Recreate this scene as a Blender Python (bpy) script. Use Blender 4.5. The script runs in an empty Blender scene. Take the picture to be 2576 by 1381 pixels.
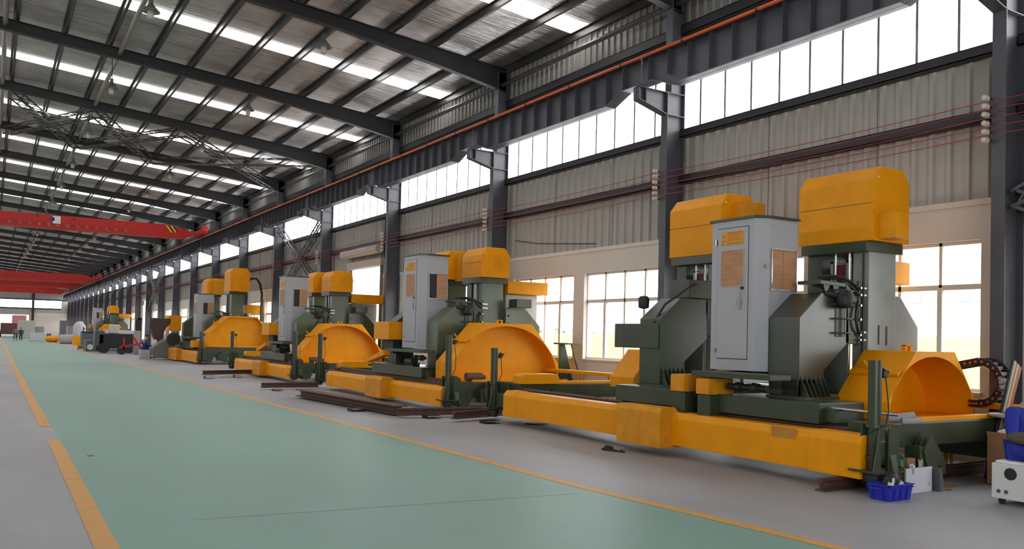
SKY_E = 9.0; CLER_E = 7.0; WORLD_E = 7.0; EXPO = -0.25; WROT = 0
import bpy, bmesh, math, random
from math import pi, sin, cos, radians
from mathutils import Vector, Matrix
random.seed(7)
SC = bpy.context.scene
COL = SC.collection

# ---------------------------------------------------------------- camera
FPX, CX, CY = 2141.5, 1288.0, 792.52          # focal length and principal point in pixels of the 2576x1381 frame
HC = 1.7
RIGHT = Vector((0.8526033879225199, -0.5220047909868332, 0.02405121805301699))
DOWN = Vector((0.034078772394093036, 0.009615891671695668, -0.9993728893158298))
FWD = Vector((0.5214461622978471, 0.8528883472144234, 0.025987824277850066))
cam = bpy.data.cameras.new('camera')
camo = bpy.data.objects.new('camera', cam)
COL.objects.link(camo)
cam.sensor_width = 36.0
cam.sensor_fit = 'HORIZONTAL'
cam.lens = FPX * 36.0 / 2576
cam.shift_y = (CY - 690.5) / 2576
cam.clip_start = 0.05
cam.clip_end = 900
mw = Matrix.Identity(4)
for i in range(3):
    mw[i][0] = RIGHT[i]; mw[i][1] = -DOWN[i]; mw[i][2] = -FWD[i]
mw[0][3], mw[1][3], mw[2][3] = 0, 0, HC
camo.matrix_world = mw
SC.camera = camo

def ray(px, py):
    return RIGHT * ((px - CX) / FPX) + DOWN * ((py - CY) / FPX) + FWD
def onx(px, py, X):
    d = ray(px, py); return d * (X / d.x) + Vector((0, 0, HC))
def ony(px, py, Y):
    d = ray(px, py); return d * (Y / d.y) + Vector((0, 0, HC))
def onz(px, py, Z):
    d = ray(px, py); return d * ((Z - HC) / d.z) + Vector((0, 0, HC))

# ---------------------------------------------------------------- materials
def lin(c):
    c /= 255.0
    return c / 12.92 if c <= 0.04045 else ((c + 0.055) / 1.055) ** 2.4
def rgb(r, g, b): return (lin(r), lin(g), lin(b), 1.0)
MATS = {}
def mat(name, col, rough=0.5, metal=0.0, var=0.12, scale=6.0, bump=0.0, bscale=30.0, stretch=None, emit=0.0, spec=0.5, dirt=None, coat=0.0):
    if name in MATS: return MATS[name]
    m = bpy.data.materials.new(name); m.use_nodes = True
    nt = m.node_tree; N = nt.nodes; L = nt.links
    b = N['Principled BSDF']
    b.inputs['Roughness'].default_value = rough
    b.inputs['Metallic'].default_value = metal
    b.inputs['Specular IOR Level'].default_value = spec
    b.inputs['Coat Weight'].default_value = coat; b.inputs['Coat Roughness'].default_value = 0.3
    tc = N.new('ShaderNodeTexCoord'); mp = N.new('ShaderNodeMapping')
    L.new(tc.outputs['Object'], mp.inputs['Vector'])
    if stretch: mp.inputs['Scale'].default_value = stretch
    nz = N.new('ShaderNodeTexNoise'); nz.inputs['Scale'].default_value = scale
    nz.inputs['Detail'].default_value = 5.0
    L.new(mp.outputs['Vector'], nz.inputs['Vector'])
    cr = N.new('ShaderNodeValToRGB')
    dk = dirt if dirt else tuple(v * (1 - var) for v in col[:3]) + (1,)
    lt = tuple(min(1, v * (1 + var * 0.7)) for v in col[:3]) + (1,)
    cr.color_ramp.elements[0].position = 0.3; cr.color_ramp.elements[1].position = 0.7
    cr.color_ramp.elements[0].color = dk; cr.color_ramp.elements[1].color = lt
    if dirt:
        e = cr.color_ramp.elements.new(0.42); e.color = col
    L.new(nz.outputs['Fac'], cr.inputs['Fac'])
    L.new(cr.outputs['Color'], b.inputs['Base Color'])
    rr = N.new('ShaderNodeMapRange')
    rr.inputs['To Min'].default_value = max(0.02, rough - 0.08); rr.inputs['To Max'].default_value = min(1, rough + 0.1)
    L.new(nz.outputs['Fac'], rr.inputs['Value']); L.new(rr.outputs['Result'], b.inputs['Roughness'])
    if bump:
        n2 = N.new('ShaderNodeTexNoise'); n2.inputs['Scale'].default_value = bscale; n2.inputs['Detail'].default_value = 3
        L.new(mp.outputs['Vector'], n2.inputs['Vector'])
        bp = N.new('ShaderNodeBump'); bp.inputs['Strength'].default_value = bump; bp.inputs['Distance'].default_value = 0.05
        L.new(n2.outputs['Fac'], bp.inputs['Height']); L.new(bp.outputs['Normal'], b.inputs['Normal'])
    if emit:
        b.inputs['Emission Color'].default_value = col; b.inputs['Emission Strength'].default_value = emit
    MATS[name] = m
    return m

M_STEEL = mat('column_paint', rgb(82, 82, 88), 0.4, 0.0, 0.12, 3)
M_BEAM = mat('roof_steel_paint', rgb(44, 42, 43), 0.5, 0.0, 0.12, 3)
M_PURLIN = mat('purlin_steel', rgb(66, 62, 61), 0.36, 0.3, 0.2, 2)
M_TUBE = mat('galvanised_tube', rgb(140, 135, 128), 0.4, 0.5, 0.15, 5)
M_CLADU = mat('grey_cladding_upper', rgb(150, 146, 140), 0.45, 0.2, 0.06, 1.5)
M_CLAD = mat('grey_cladding', rgb(178, 172, 163), 0.5, 0.0, 0.06, 1.5)
M_WHITEWALL = mat('white_plaster', rgb(226, 217, 205), 0.8, 0.0, 0.05, 1.2)
M_GREEN = mat('machine_green', rgb(56, 65, 44), 0.34, 0.0, 0.14, 3.5, coat=0.1)
M_GREENL = mat('machine_green_gloss', rgb(50, 57, 40), 0.34, 0.0, 0.14, 3.0, coat=1.0)
M_GREENM = mat('machine_green_satin', rgb(78, 92, 66), 0.34, 0.0, 0.14, 3.0, coat=0.5)
M_GREENSHEEN = mat('machine_green_sheen', rgb(150, 154, 147), 0.36, 0.0, 0.14, 3.0, coat=0.5)  # green gloss paint paled to grey: the window reflection is put into the colour
M_YEL = mat('machine_orange', rgb(238, 155, 7), 0.42, 0.0, 0.07, 3.0, spec=0.2)
M_YELW = mat('machine_orange_worn', rgb(218, 146, 34), 0.5, 0.0, 0.14, 5.0, spec=0.2)
M_CAB = mat('cabinet_grey', rgb(172, 171, 174), 0.4, 0.0, 0.05, 2)
M_PLY = mat('plywood', rgb(186, 136, 98), 0.7, 0.0, 0.18, 4, stretch=(1, 1, 5))
M_RUST = mat('rusty_steel', rgb(92, 66, 56), 0.6, 0.2, 0.3, 14, bump=0.2, bscale=60)
M_DARK = mat('dark_iron', rgb(44, 40, 40), 0.5, 0.2, 0.3, 10)
M_BLACK = mat('black_rubber', rgb(30, 30, 33), 0.55, 0.0, 0.2, 10)
M_CHROME = mat('bright_steel', rgb(190, 190, 190), 0.22, 0.9, 0.05, 10)
M_RED = mat('crane_red', rgb(176, 32, 22), 0.42, 0.0, 0.06, 2)
M_REDD = mat('machine_dark_red', rgb(120, 40, 36), 0.5, 0.0, 0.2, 4)
M_ORANGE = mat('conductor_orange', rgb(214, 92, 44), 0.45, 0.0, 0.08, 4)
M_BLUE = mat('crate_blue', rgb(34, 44, 168), 0.38, 0.0, 0.08, 6)
M_CARD = mat('cardboard', rgb(150, 110, 78), 0.85, 0.0, 0.1, 9)
M_WBOX = mat('white_carton', rgb(205, 203, 212), 0.7, 0.0, 0.05, 6)
M_WHITE = mat('white_paint', rgb(214, 214, 208), 0.45, 0.0, 0.05, 3)
M_CONCL = mat('pale_panel', rgb(190, 190, 178), 0.55, 0.0, 0.08, 3)
M_WIRE = mat('red_wire', rgb(170, 40, 56), 0.5, 0.0, 0.1, 3)
M_PORC = mat('porcelain', rgb(214, 204, 190), 0.25, 0.0, 0.05, 8)
M_SKIN = mat('skin', rgb(196, 148, 120), 0.55, 0.0, 0.05, 12)
M_HAIR = mat('black_hair', rgb(26, 22, 22), 0.6, 0.0, 0.2, 40)
M_COVER = mat('blue_coverall', rgb(40, 48, 150), 0.85, 0.0, 0.25, 7, bump=0.5, bscale=9)
M_OLIVE = mat('olive_cloth', rgb(92, 84, 66), 0.9, 0.0, 0.3, 20, bump=0.5, bscale=30)
M_GREEN2 = mat('label_green', rgb(30, 140, 84), 0.6, 0.0, 0.05, 4)
M_DKGREY = mat('dark_grey_paint', rgb(84, 88, 92), 0.5, 0.0, 0.15, 5)
M_SIGNY = mat('sign_yellow', rgb(226, 150, 26), 0.5, 0.0, 0.03, 4)
M_SIGNR = mat('sign_red', rgb(206, 66, 24), 0.5, 0.0, 0.03, 4)
M_SIGNB = mat('sign_blue', rgb(52, 56, 160), 0.5, 0.0, 0.03, 4)
M_SIGNK = mat('sign_brown', rgb(120, 76, 20), 0.6, 0.0, 0.03, 4)
M_TAPE = mat('tape_grey', rgb(160, 158, 158), 0.4, 0.0, 0.15, 30)
M_HAZ = mat('hazard_yellow', rgb(236, 170, 30), 0.5, 0.0, 0.05, 4)
M_TEXT = mat('faded_lettering', rgb(206, 120, 104), 0.6, 0.0, 0.2, 20)

def foil():
    m = mat('roof_foil', rgb(206, 200, 196), 0.34, 0.7, 0.3, 0.9, bump=0.0)
    nt = m.node_tree; N = nt.nodes; L = nt.links; b = N['Principled BSDF']
    tc = N.new('ShaderNodeTexCoord'); mp = N.new('ShaderNodeMapping'); mp.inputs['Scale'].default_value = (0.6, 7.0, 1)
    L.new(tc.outputs['Object'], mp.inputs['Vector'])
    nz = N.new('ShaderNodeTexNoise'); nz.inputs['Scale'].default_value = 1.6; nz.inputs['Detail'].default_value = 4; nz.inputs['Distortion'].default_value = 0.6
    L.new(mp.outputs['Vector'], nz.inputs['Vector'])
    # seams of the foil blankets, one every 1.2 m
    sx = N.new('ShaderNodeSeparateXYZ'); L.new(tc.outputs['Object'], sx.inputs['Vector'])
    md = N.new('ShaderNodeMath'); md.operation = 'PINGPONG'; md.inputs[1].default_value = 0.6
    L.new(sx.outputs['Y'], md.inputs[0])
    ls = N.new('ShaderNodeMath'); ls.operation = 'LESS_THAN'; ls.inputs[1].default_value = 0.012
    L.new(md.outputs[0], ls.inputs[0])
    bp = N.new('ShaderNodeBump'); bp.inputs['Strength'].default_value = 1.0; bp.inputs['Distance'].default_value = 0.12
    L.new(nz.outputs['Fac'], bp.inputs['Height']); L.new(bp.outputs['Normal'], b.inputs['Normal'])
    old = b.inputs['Base Color'].links[0].from_socket
    mx = N.new('ShaderNodeMixRGB'); mx.inputs['Color2'].default_value = rgb(60, 56, 54)
    L.new(ls.outputs[0], mx.inputs['Fac']); L.new(old, mx.inputs['Color1']); L.new(mx.outputs['Color'], b.inputs['Base Color'])
    return m
M_FOIL = foil()

def floor_mat(name, base, dark, light, rough, big=0.35, seams=False):
    m = bpy.data.materials.new(name); m.use_nodes = True
    nt = m.node_tree; N = nt.nodes; L = nt.links; b = N['Principled BSDF']
    tc = N.new('ShaderNodeTexCoord')
    mp = N.new('ShaderNodeMapping'); mp.inputs['Scale'].default_value = (1.0, 0.5, 1)
    L.new(tc.outputs['Object'], mp.inputs['Vector'])
    n1 = N.new('ShaderNodeTexNoise'); n1.inputs['Scale'].default_value = big; n1.inputs['Detail'].default_value = 8; n1.inputs['Roughness'].default_value = 0.6
    L.new(mp.outputs['Vector'], n1.inputs['Vector'])
    r1 = N.new('ShaderNodeValToRGB'); e = r1.color_ramp.elements
    e[0].position = 0.3; e[0].color = dark; e[1].position = 0.72; e[1].color = light
    k = r1.color_ramp.elements.new(0.5); k.color = base
    L.new(n1.outputs['Fac'], r1.inputs['Fac'])
    n2 = N.new('ShaderNodeTexNoise'); n2.inputs['Scale'].default_value = 16; n2.inputs['Detail'].default_value = 6
    L.new(tc.outputs['Object'], n2.inputs['Vector'])
    r2 = N.new('ShaderNodeMapRange'); r2.inputs['From Min'].default_value = 0.25; r2.inputs['From Max'].default_value = 0.75
    r2.inputs['To Min'].default_value = 0.93; r2.inputs['To Max'].default_value = 1.05
    L.new(n2.outputs['Fac'], r2.inputs['Value'])
    mx = N.new('ShaderNodeVectorMath'); mx.operation = 'SCALE'
    L.new(r1.outputs['Color'], mx.inputs[0]); L.new(r2.outputs['Result'], mx.inputs['Scale'])
    out = mx.outputs['Vector']
    # small dark specks
    vo = N.new('ShaderNodeTexVoronoi'); vo.inputs['Scale'].default_value = 2.2
    L.new(tc.outputs['Object'], vo.inputs['Vector'])
    lt = N.new('ShaderNodeMath'); lt.operation = 'LESS_THAN'; lt.inputs[1].default_value = 0.025
    L.new(vo.outputs['Distance'], lt.inputs[0])
    m3 = N.new('ShaderNodeMixRGB'); m3.inputs['Color2'].default_value = tuple(v * 0.45 for v in base[:3]) + (1,)
    L.new(lt.outputs[0], m3.inputs['Fac']); L.new(out, m3.inputs['Color1'])
    L.new(m3.outputs['Color'], b.inputs['Base Color'])
    rr = N.new('ShaderNodeMapRange'); b.inputs['Specular IOR Level'].default_value = 0.35; rr.inputs['To Min'].default_value = rough - 0.08; rr.inputs['To Max'].default_value = rough + 0.15
    L.new(n1.outputs['Fac'], rr.inputs['Value']); L.new(rr.outputs['Result'], b.inputs['Roughness'])
    MATS[name] = m
    return m
M_CONC = floor_mat('concrete_floor', rgb(157, 156, 157), rgb(139, 137, 135), rgb(171, 171, 173), 0.46)
M_GRFLOOR = floor_mat('green_floor_paint', rgb(124, 160, 146), rgb(113, 148, 134), rgb(134, 169, 156), 0.42)
M_LINE = mat('yellow_line_paint', rgb(206, 150, 70), 0.5, 0.0, 0.12, 5, dirt=rgb(180, 140, 84))

def emis(name, col, s):
    m = bpy.data.materials.new(name); m.use_nodes = True
    nt = m.node_tree; nt.nodes.clear()
    e = nt.nodes.new('ShaderNodeEmission'); e.inputs['Color'].default_value = col; e.inputs['Strength'].default_value = s
    o = nt.nodes.new('ShaderNodeOutputMaterial'); nt.links.new(e.outputs[0], o.inputs[0])
    MATS[name] = m
    return m
E_SKY = emis('daylit_roof_panel', (1.0, 0.99, 0.97, 1), SKY_E)
E_CLER = emis('daylit_wall_panel', (0.96, 0.98, 1.0, 1), CLER_E)
def glass():
    m = bpy.data.materials.new('window_glass'); m.use_nodes = True
    nt = m.node_tree; nt.nodes.clear()
    t = nt.nodes.new('ShaderNodeBsdfTransparent'); g = nt.nodes.new('ShaderNodeBsdfGlossy'); g.inputs['Roughness'].default_value = 0.05
    x = nt.nodes.new('ShaderNodeMixShader'); x.inputs[0].default_value = 0.06
    o = nt.nodes.new('ShaderNodeOutputMaterial')
    nt.links.new(t.outputs[0], x.inputs[1]); nt.links.new(g.outputs[0], x.inputs[2]); nt.links.new(x.outputs[0], o.inputs[0])
    MATS['window_glass'] = m
    return m
M_GLASS = glass()

# ---------------------------------------------------------------- mesh helpers
class MB:
    def __init__(s): s.v = []; s.f = []; s.sm = []
    def add(s, vs, fs, smooth=False):
        o = len(s.v); s.v += [tuple(v) for v in vs]; s.f += [tuple(i + o for i in f) for f in fs]; s.sm += [smooth] * len(fs)
        return s
    def box(s, x0, x1, y0, y1, z0, z1):
        if x0 > x1: x0, x1 = x1, x0
        if y0 > y1: y0, y1 = y1, y0
        if z0 > z1: z0, z1 = z1, z0
        return s.add([(x0, y0, z0), (x1, y0, z0), (x1, y1, z0), (x0, y1, z0), (x0, y0, z1), (x1, y0, z1), (x1, y1, z1), (x0, y1, z1)],
                     [(0, 3, 2, 1), (4, 5, 6, 7), (0, 1, 5, 4), (1, 2, 6, 5), (2, 3, 7, 6), (3, 0, 4, 7)])
    def prism(s, poly, ax, a0, a1):
        """poly of 2D points (the other two axes in order), extruded on axis ax"""
        n = len(poly)
        def P(p, a):
            if ax == 'x': return (a, p[0], p[1])
            if ax == 'y': return (p[0], a, p[1])
            return (p[0], p[1], a)
        vs = [P(p, a0) for p in poly] + [P(p, a1) for p in poly]
        fs = [tuple(range(n)), tuple(range(2 * n - 1, n - 1, -1))]
        fs += [(i, i + n, (i + 1) % n + n, (i + 1) % n) for i in range(n)]
        return s.add(vs, fs)
    def cyl(s, p0, p1, r, n=12, r1=None, cap=True):
        p0 = Vector(p0); p1 = Vector(p1); r1 = r if r1 is None else r1
        d = (p1 - p0).normalized(); a = Vector((0, 0, 1)) if abs(d.z) < 0.9 else Vector((1, 0, 0))
        u = d.cross(a).normalized(); w = d.cross(u)
        vs = []
        for p, q in ((p0, r), (p1, r1)):
            vs += [p + (u * cos(2 * pi * i / n) + w * sin(2 * pi * i / n)) * q for i in range(n)]
        s.add(vs, [(i, (i + 1) % n, (i + 1) % n + n, i + n) for i in range(n)], True)
        if cap: s.add(vs, [tuple(range(n - 1, -1, -1)), tuple(range(n, 2 * n))])
        return s
    def tube(s, pts, r, n=8):
        pts = [Vector(p) for p in pts]; vs = []
        up = None
        for i, p in enumerate(pts):
            d = (pts[min(i + 1, len(pts) - 1)] - pts[max(i - 1, 0)]).normalized()
            if up is None:
                a = Vector((0, 0, 1)) if abs(d.z) < 0.9 else Vector((1, 0, 0)); up = d.cross(a).normalized()
            up = (up - d * up.dot(d)).normalized(); w = d.cross(up)
            vs += [p + (up * cos(2 * pi * k / n) + w * sin(2 * pi * k / n)) * r for k in range(n)]
        fs = []
        for i in range(len(pts) - 1):
            fs += [(i * n + k, i * n + (k + 1) % n, (i + 1) * n + (k + 1) % n, (i + 1) * n + k) for k in range(n)]
        s.add(vs, fs, True)
        s.add(vs, [tuple(range(n - 1, -1, -1)), tuple(range((len(pts) - 1) * n, len(pts) * n))])
        return s
    def bar(s, p0, p1, w, h=None):
        """square bar between two points"""
        h = w if h is None else h
        p0 = Vector(p0); p1 = Vector(p1); d = (p1 - p0).normalized()
        a = Vector((0, 0, 1)) if abs(d.z) < 0.95 else Vector((1, 0, 0))
        u = d.cross(a).normalized(); v = u.cross(d)
        q = [(-1, -1), (1, -1), (1, 1), (-1, 1)]
        vs = [p + u * (i * w / 2) + v * (j * h / 2) for p in (p0, p1) for i, j in q]
        return s.add(vs, [(3, 2, 1, 0), (4, 5, 6, 7), (0, 1, 5, 4), (1, 2, 6, 5), (2, 3, 7, 6), (3, 0, 4, 7)])
    def lathe(s, c, prof, n=16, axis='z'):
        c = Vector(c); vs = []
        for r, z in prof:
            for k in range(n):
                a = 2 * pi * k / n
                if axis == 'z': vs.append(c + Vector((r * cos(a), r * sin(a), z)))
                elif axis == 'x': vs.append(c + Vector((z, r * cos(a), r * sin(a))))
                else: vs.append(c + Vector((r * sin(a), z, r * cos(a))))
        fs = []
        for i in range(len(prof) - 1):
            fs += [(i * n + k, i * n + (k + 1) % n, (i + 1) * n + (k + 1) % n, (i + 1) * n + k) for k in range(n)]
        s.add(vs, fs, True)
        return s

ORI = {}
def obj(name, mb, m, parent=None, bevel=0.0, loc=None, solid=0.0):
    if parent is not None: base = Vector(ORI[parent.name])
    elif loc is not None: base = Vector(loc)
    else:
        xs = [v[0] for v in mb.v]; ys = [v[1] for v in mb.v]; zs = [v[2] for v in mb.v]
        base = Vector(((min(xs) + max(xs)) / 2, (min(ys) + max(ys)) / 2, min(zs)))
    me = bpy.data.meshes.new(name)
    me.from_pydata([(v[0] - base.x, v[1] - base.y, v[2] - base.z) for v in mb.v], [], mb.f)
    me.polygons.foreach_set('use_smooth', mb.sm)
    me.materials.append(m)
    bm = bmesh.new(); bm.from_mesh(me)
    bmesh.ops.recalc_face_normals(bm, faces=bm.faces[:])
    bm.to_mesh(me); bm.free()
    me.update()
    o = bpy.data.objects.new(name, me); COL.objects.link(o)
    if parent is None: o.location = base
    else: o.parent = parent
    ORI[o.name] = tuple(base)
    if bevel:
        b = o.modifiers.new('bevel', 'BEVEL'); b.width = bevel; b.segments = 2; b.limit_method = 'ANGLE'; b.angle_limit = radians(35)
    return o
def empty(name, loc, label=None, cat=None, group=None):
    o = bpy.data.objects.new(name, None); COL.objects.link(o); o.location = loc; o.empty_display_size = 0.2
    ORI[o.name] = tuple(loc)
    tag(o, label, cat, group)
    return o
def tag(o, label=None, cat=None, group=None, kind=None):
    if label: o['label'] = label
    if cat: o['category'] = cat
    if group: o['group'] = group
    if kind: o['kind'] = kind
    return o
def struct(name, mb, m, label=None, **k):
    o = obj(name, mb, m, **k); o['kind'] = 'structure'
    if label: o['label'] = label
    return o
def B(*a): return MB().box(*a)
def copy_tree(o, off, parent=None, top=True):
    c = o.copy(); COL.objects.link(c)
    b = ORI[o.name]; ORI[c.name] = (b[0] + off[0], b[1] + off[1], b[2] + off[2])
    if top: c.location = Vector(o.location) + Vector(off)
    if parent is not None:
        c.parent = parent
    for ch in list(o.children): copy_tree(ch, off, c, False)
    return c
ORDS = ['first', 'second', 'third', 'fourth', 'fifth', 'sixth', 'seventh', 'eighth', 'ninth', 'tenth', 'eleventh', 'twelfth', 'thirteenth',
        'fourteenth', 'fifteenth', 'sixteenth', 'seventeenth', 'eighteenth', 'nineteenth', 'twentieth', 'twenty-first', 'twenty-second',
        'twenty-third', 'twenty-fourth', 'twenty-fifth', 'twenty-sixth', 'twenty-seventh', 'twenty-eighth', 'twenty-ninth', 'thirtieth']
# ================================================================ the hall
CY_ = [-0.5, 6.73, 13.87, 21.27, 28.87, 36.15, 43.45, 50.6, 57.8, 64.75] + [64.75 + 6.83 * i for i in range(1, 18)]
YEND = CY_[-1] + 6.6
Y0 = -6.5
XC = 12.2; XO = 12.7; XW = 12.85; XL = -13.9; XRIDGE = -0.5
def ztop(x):                      # top of the rafters
    xx = x if x > XRIDGE else 2 * XRIDGE - x
    return 9.517 + (12.36 - xx) * 0.0925
# ---- floor
f = MB().add([(XL - 0.4, Y0, 0), (13.3, Y0, 0), (13.3, YEND + 25, 0), (XL - 0.4, YEND + 25, 0)], [(0, 1, 2, 3)])
struct('floor', f, M_CONC, 'grey concrete factory floor', loc=(0, 0, 0))
rightpx = [(2138, 1381), (1976, 1341.5), (1452, 1218), (1197, 1150), (700, 1019), (330, 918), (262, 901), (206, 884)]
RL = [onz(x, y, 0) for x, y in rightpx]
leftpx = [(301, 1381), (176, 1149), (117, 1053), (84, 997), (55, 944), (43, 924), (27, 893), (14, 866)]
LL = [onz(x, y, 0) for x, y in leftpx]
d = (RL[0] - RL[1]); RL = [RL[0] + d * ((-6 - RL[0].y) / d.y)] + RL + [Vector((RL[-1].x - 0.3, YEND - 22, 0))]
LL = [Vector((LL[0].x, -6, 0))] + LL + [Vector((LL[-1].x + .1, YEND - 22, 0))]
def ribbon(a, b, z):
    mb = MB(); n = len(a)
    vs = [(p.x, p.y, z) for p in a] + [(p.x, p.y, z) for p in b]
    return mb.add(vs, [(i, i + 1, n + i + 1, n + i) for i in range(n - 1)])
def samp(L, y):
    for p, q in zip(L, L[1:]):
        if p.y <= y <= q.y: return p.x + (q.x - p.x) * (y - p.y) / (q.y - p.y)
    return L[-1].x
ys = [-6, 0, 2, 4, 5, 6.5, 8, 10, 13, 17, 22, 30, 42, 52, 60, 75, 90, 130, YEND - 22]
LA = [Vector((samp(LL, y), y, 0)) for y in ys]; RA = [Vector((samp(RL, y), y, 0)) for y in ys]
struct('floor_paint', ribbon(LA, RA, 0.002), M_GRFLOOR, 'green painted aisle floor', loc=(0, 0, 0.002))
struct('trim_1', ribbon([p + Vector((-0.15, 0, 0)) for p in RA], RA, 0.004), M_LINE, 'yellow line on the right edge of the green aisle')
mb = MB()
for ya, yb in ((-6, 14.35), (16.4, YEND - 22)):
    yy = [ya] + [y for y in ys if ya < y < yb] + [yb]
    a = [Vector((samp(LL, y) - 0.17, y, 0)) for y in yy]; b = [Vector((samp(LL, y), y, 0)) for y in yy]
    r = ribbon(a, b, 0.004); mb.add(r.v, r.f)
struct('trim_2', mb, M_LINE, 'yellow line on the left edge of the green aisle')
a_ = onz(480, 1309, 0); b_ = onz(1452, 1242, 0)
struct('trim_8', MB().add([(a_.x, a_.y - .004, .003), (b_.x, b_.y - .004, .003), (b_.x, b_.y + .004, .003), (a_.x, a_.y + .004, .003)], [(0, 1, 2, 3)]), M_DKGREY, 'thin dark joint across the green floor')
tag(obj('floor_hatch', MB().lathe(onz(1350, 1067, 0.0), [(0.24, 0.001), (0.24, 0.008), (0.0, 0.008)], 24), M_DARK),
    'dark round cover set in the concrete behind the yellow beam of the nearest machine', 'floor cover')
tag(obj('floor_drain', MB().lathe(onz(228, 1147, 0.0), [(0.05, 0.003), (0.05, 0.006), (0.0, 0.006)], 16), M_DKGREY),
    'small dark disc in the green floor near the left yellow line', 'floor cover')

# ---- masonry wall, right side, with openings
ZB, ZT, ZTR = 1.2, 3.36, 2.65
DOORS = {4: (1.55, 5.05, 4.34), 12: (1.6, 5.4, 4.5)}
wall = MB(); wins = []
for i in range(len(CY_)):
    a = CY_[i]; b = CY_[i + 1] if i + 1 < len(CY_) else YEND
    if i in DOORS:
        d0, d1, zt = DOORS[i]
        wall.box(12.75, 13.0, a, a + d0, 0, 3.9); wall.box(12.75, 13.0, a + d1, b, 0, 3.9)
        continue
    w = (b - a - 1.45) / 2
    A1, A2 = a + 0.55, a + 0.55 + w
    B1, B2 = A2 + 0.45, A2 + 0.45 + w
    zb = 1.03 if i == 1 else ZB
    wall.box(12.75, 13.0, a, b, 0, zb); wall.box(12.75, 13.0, a, b, ZT, 3.9)
    wall.box(12.75, 13.0, a, A1, zb, ZT); wall.box(12.75, 13.0, A2, B1, zb, ZT); wall.box(12.75, 13.0, B2, b, zb, ZT)
    wins += [(A1, A2, zb), (B1, B2, zb)]
wall.box(12.72, 13.0, Y0, DOORS[4][0] + CY_[4], 3.88, 3.97)
wall.box(12.72, 13.0, DOORS[4][1] + CY_[4], DOORS[12][0] + CY_[12], 3.88, 3.97)
wall.box(12.72, 13.0, DOORS[12][1] + CY_[12], YEND, 3.88, 3.97)
wall.box(12.75, 13.0, Y0, CY_[0], 0, 3.9)
struct('wall_right', wall, M_WHITEWALL, 'white plastered lower wall with windows', loc=(12.8, 0, 0))
# ---- ribbed cladding
def cladding(x, y0, y1, z0, z1, pitch=0.3, depth=0.05, holes=()):
    mb = MB(); y = y0; pr = []
    while y < y1:
        pr += [(x, y), (x, y + pitch * 0.62), (x - depth, y + pitch * 0.70), (x - depth, y + pitch * 0.92)]
        y += pitch
    pr.append((x, y))
    vs = [(p[0], p[1], z0) for p in pr] + [(p[0], p[1], z1) for p in pr]; n = len(pr)
    mb.add(vs, [(i, i + 1, n + i + 1, n + i) for i in range(n - 1)])
    return mb
dy0 = CY_[4] + DOORS[4][0]; dy1 = CY_[4] + DOORS[4][1]
ey0 = CY_[12] + DOORS[12][0]; ey1 = CY_[12] + DOORS[12][1]
mb = cladding(XW, Y0, dy0, 3.95, 6.25)
for a, b, z in ((dy0, dy1, 4.34), (dy1, ey0, 3.95), (ey0, ey1, 4.5), (ey1, YEND, 3.95)):
    q = cladding(XW, a, b, z, 6.25); mb.add(q.v, q.f)
struct('wall_right.001', mb, M_CLAD, 'grey ribbed metal cladding above the windows', loc=(12.85, 0, 4))
mb = cladding(XW, Y0, YEND, 7.55, 9.75, 0.24, 0.04)
struct('wall_right.002', mb, M_CLADU, 'grey ribbed metal cladding under the roof', loc=(12.85, 0, 7.5))
# ---- lower windows
wn = 1
for a, b, zb in wins:
    fr = MB(); t = 0.05; n = 4
    X0, X1 = 12.86, 12.92
    fr.box(X0, X1, a, b, zb, zb + t); fr.box(X0, X1, a, b, ZT - t, ZT); fr.box(X0, X1, a, b, ZTR - 0.04, ZTR + 0.04)
    for k in range(n + 1):
        y = a + (b - a) * k / n
        ya, yb = max(a, y - 0.025), min(b, y + 0.025)
        fr.box(X0, X1, ya, yb, zb, ZT)
        if k in (1, 3): fr.box(X0 - 0.02, X1, y - 0.04, y + 0.04, zb, ZTR)
    fr.box(12.70, 12.86, a - 0.03, b + 0.03, zb - 0.04, zb + 0.002)
    o = struct('window_%d' % wn, fr, M_WHITEWALL, 'white framed lower window')
    obj('pane', B(12.885, 12.89, a, b, zb, ZT), M_GLASS, o)
    wn += 1
# ---- clerestory strip of translucent panels
for i in range(len(CY_) - 1):
    a, b = CY_[i], CY_[i + 1]
    fr = MB()
    n = max(1, round((b - a) / 0.745))
    for k in range(n):
        y = a + (b - a) * (k + 0.35) / n
        fr.box(12.80, 12.83, y - 0.022, y + 0.022, 6.2, 7.62)
    fr.box(12.78, 12.86, a, b, 7.55, 7.66)
    o = struct('window_%d' % wn, fr, M_TUBE, 'upper strip of bright translucent wall panels')
    p = obj('pane', B(12.84, 12.86, a, b, 6.2, 7.6), E_CLER, o)
    wn += 1
# ---- girts between columns
g = MB(); g2 = MB(); g3 = MB()
for i in range(len(CY_) - 1):
    a, b = CY_[i] + 0.05, CY_[i + 1] - 0.05
    for z0, z1 in ((6.12, 6.28), (5.12, 5.28)):
        g.box(12.6, 12.8, a, b, z0, z0 + 0.015); g.box(12.6, 12.615, a, b, z0, z1); g.box(12.6, 12.8, a, b, z1 - 0.012, z1)
    g2.box(12.6, 12.8, a, b, 8.36, 8.375); g2.box(12.6, 12.615, a, b, 8.36, 8.58); g2.box(12.6, 12.8, a, b, 8.565, 8.58)
    g3.cyl((12.45, a, 9.02), (12.45, b, 9.02), 0.065, 12)
struct('trim_3', g, M_BEAM, 'dark steel girts on the cladding', loc=(12.7, 0, 5))
struct('trim_4', g2, M_BEAM, 'dark steel girts under the roof', loc=(12.7, 0, 8))
struct('trim_5', g3, M_PURLIN, 'round steel eaves tie', loc=(12.45, 0, 9))
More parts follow.
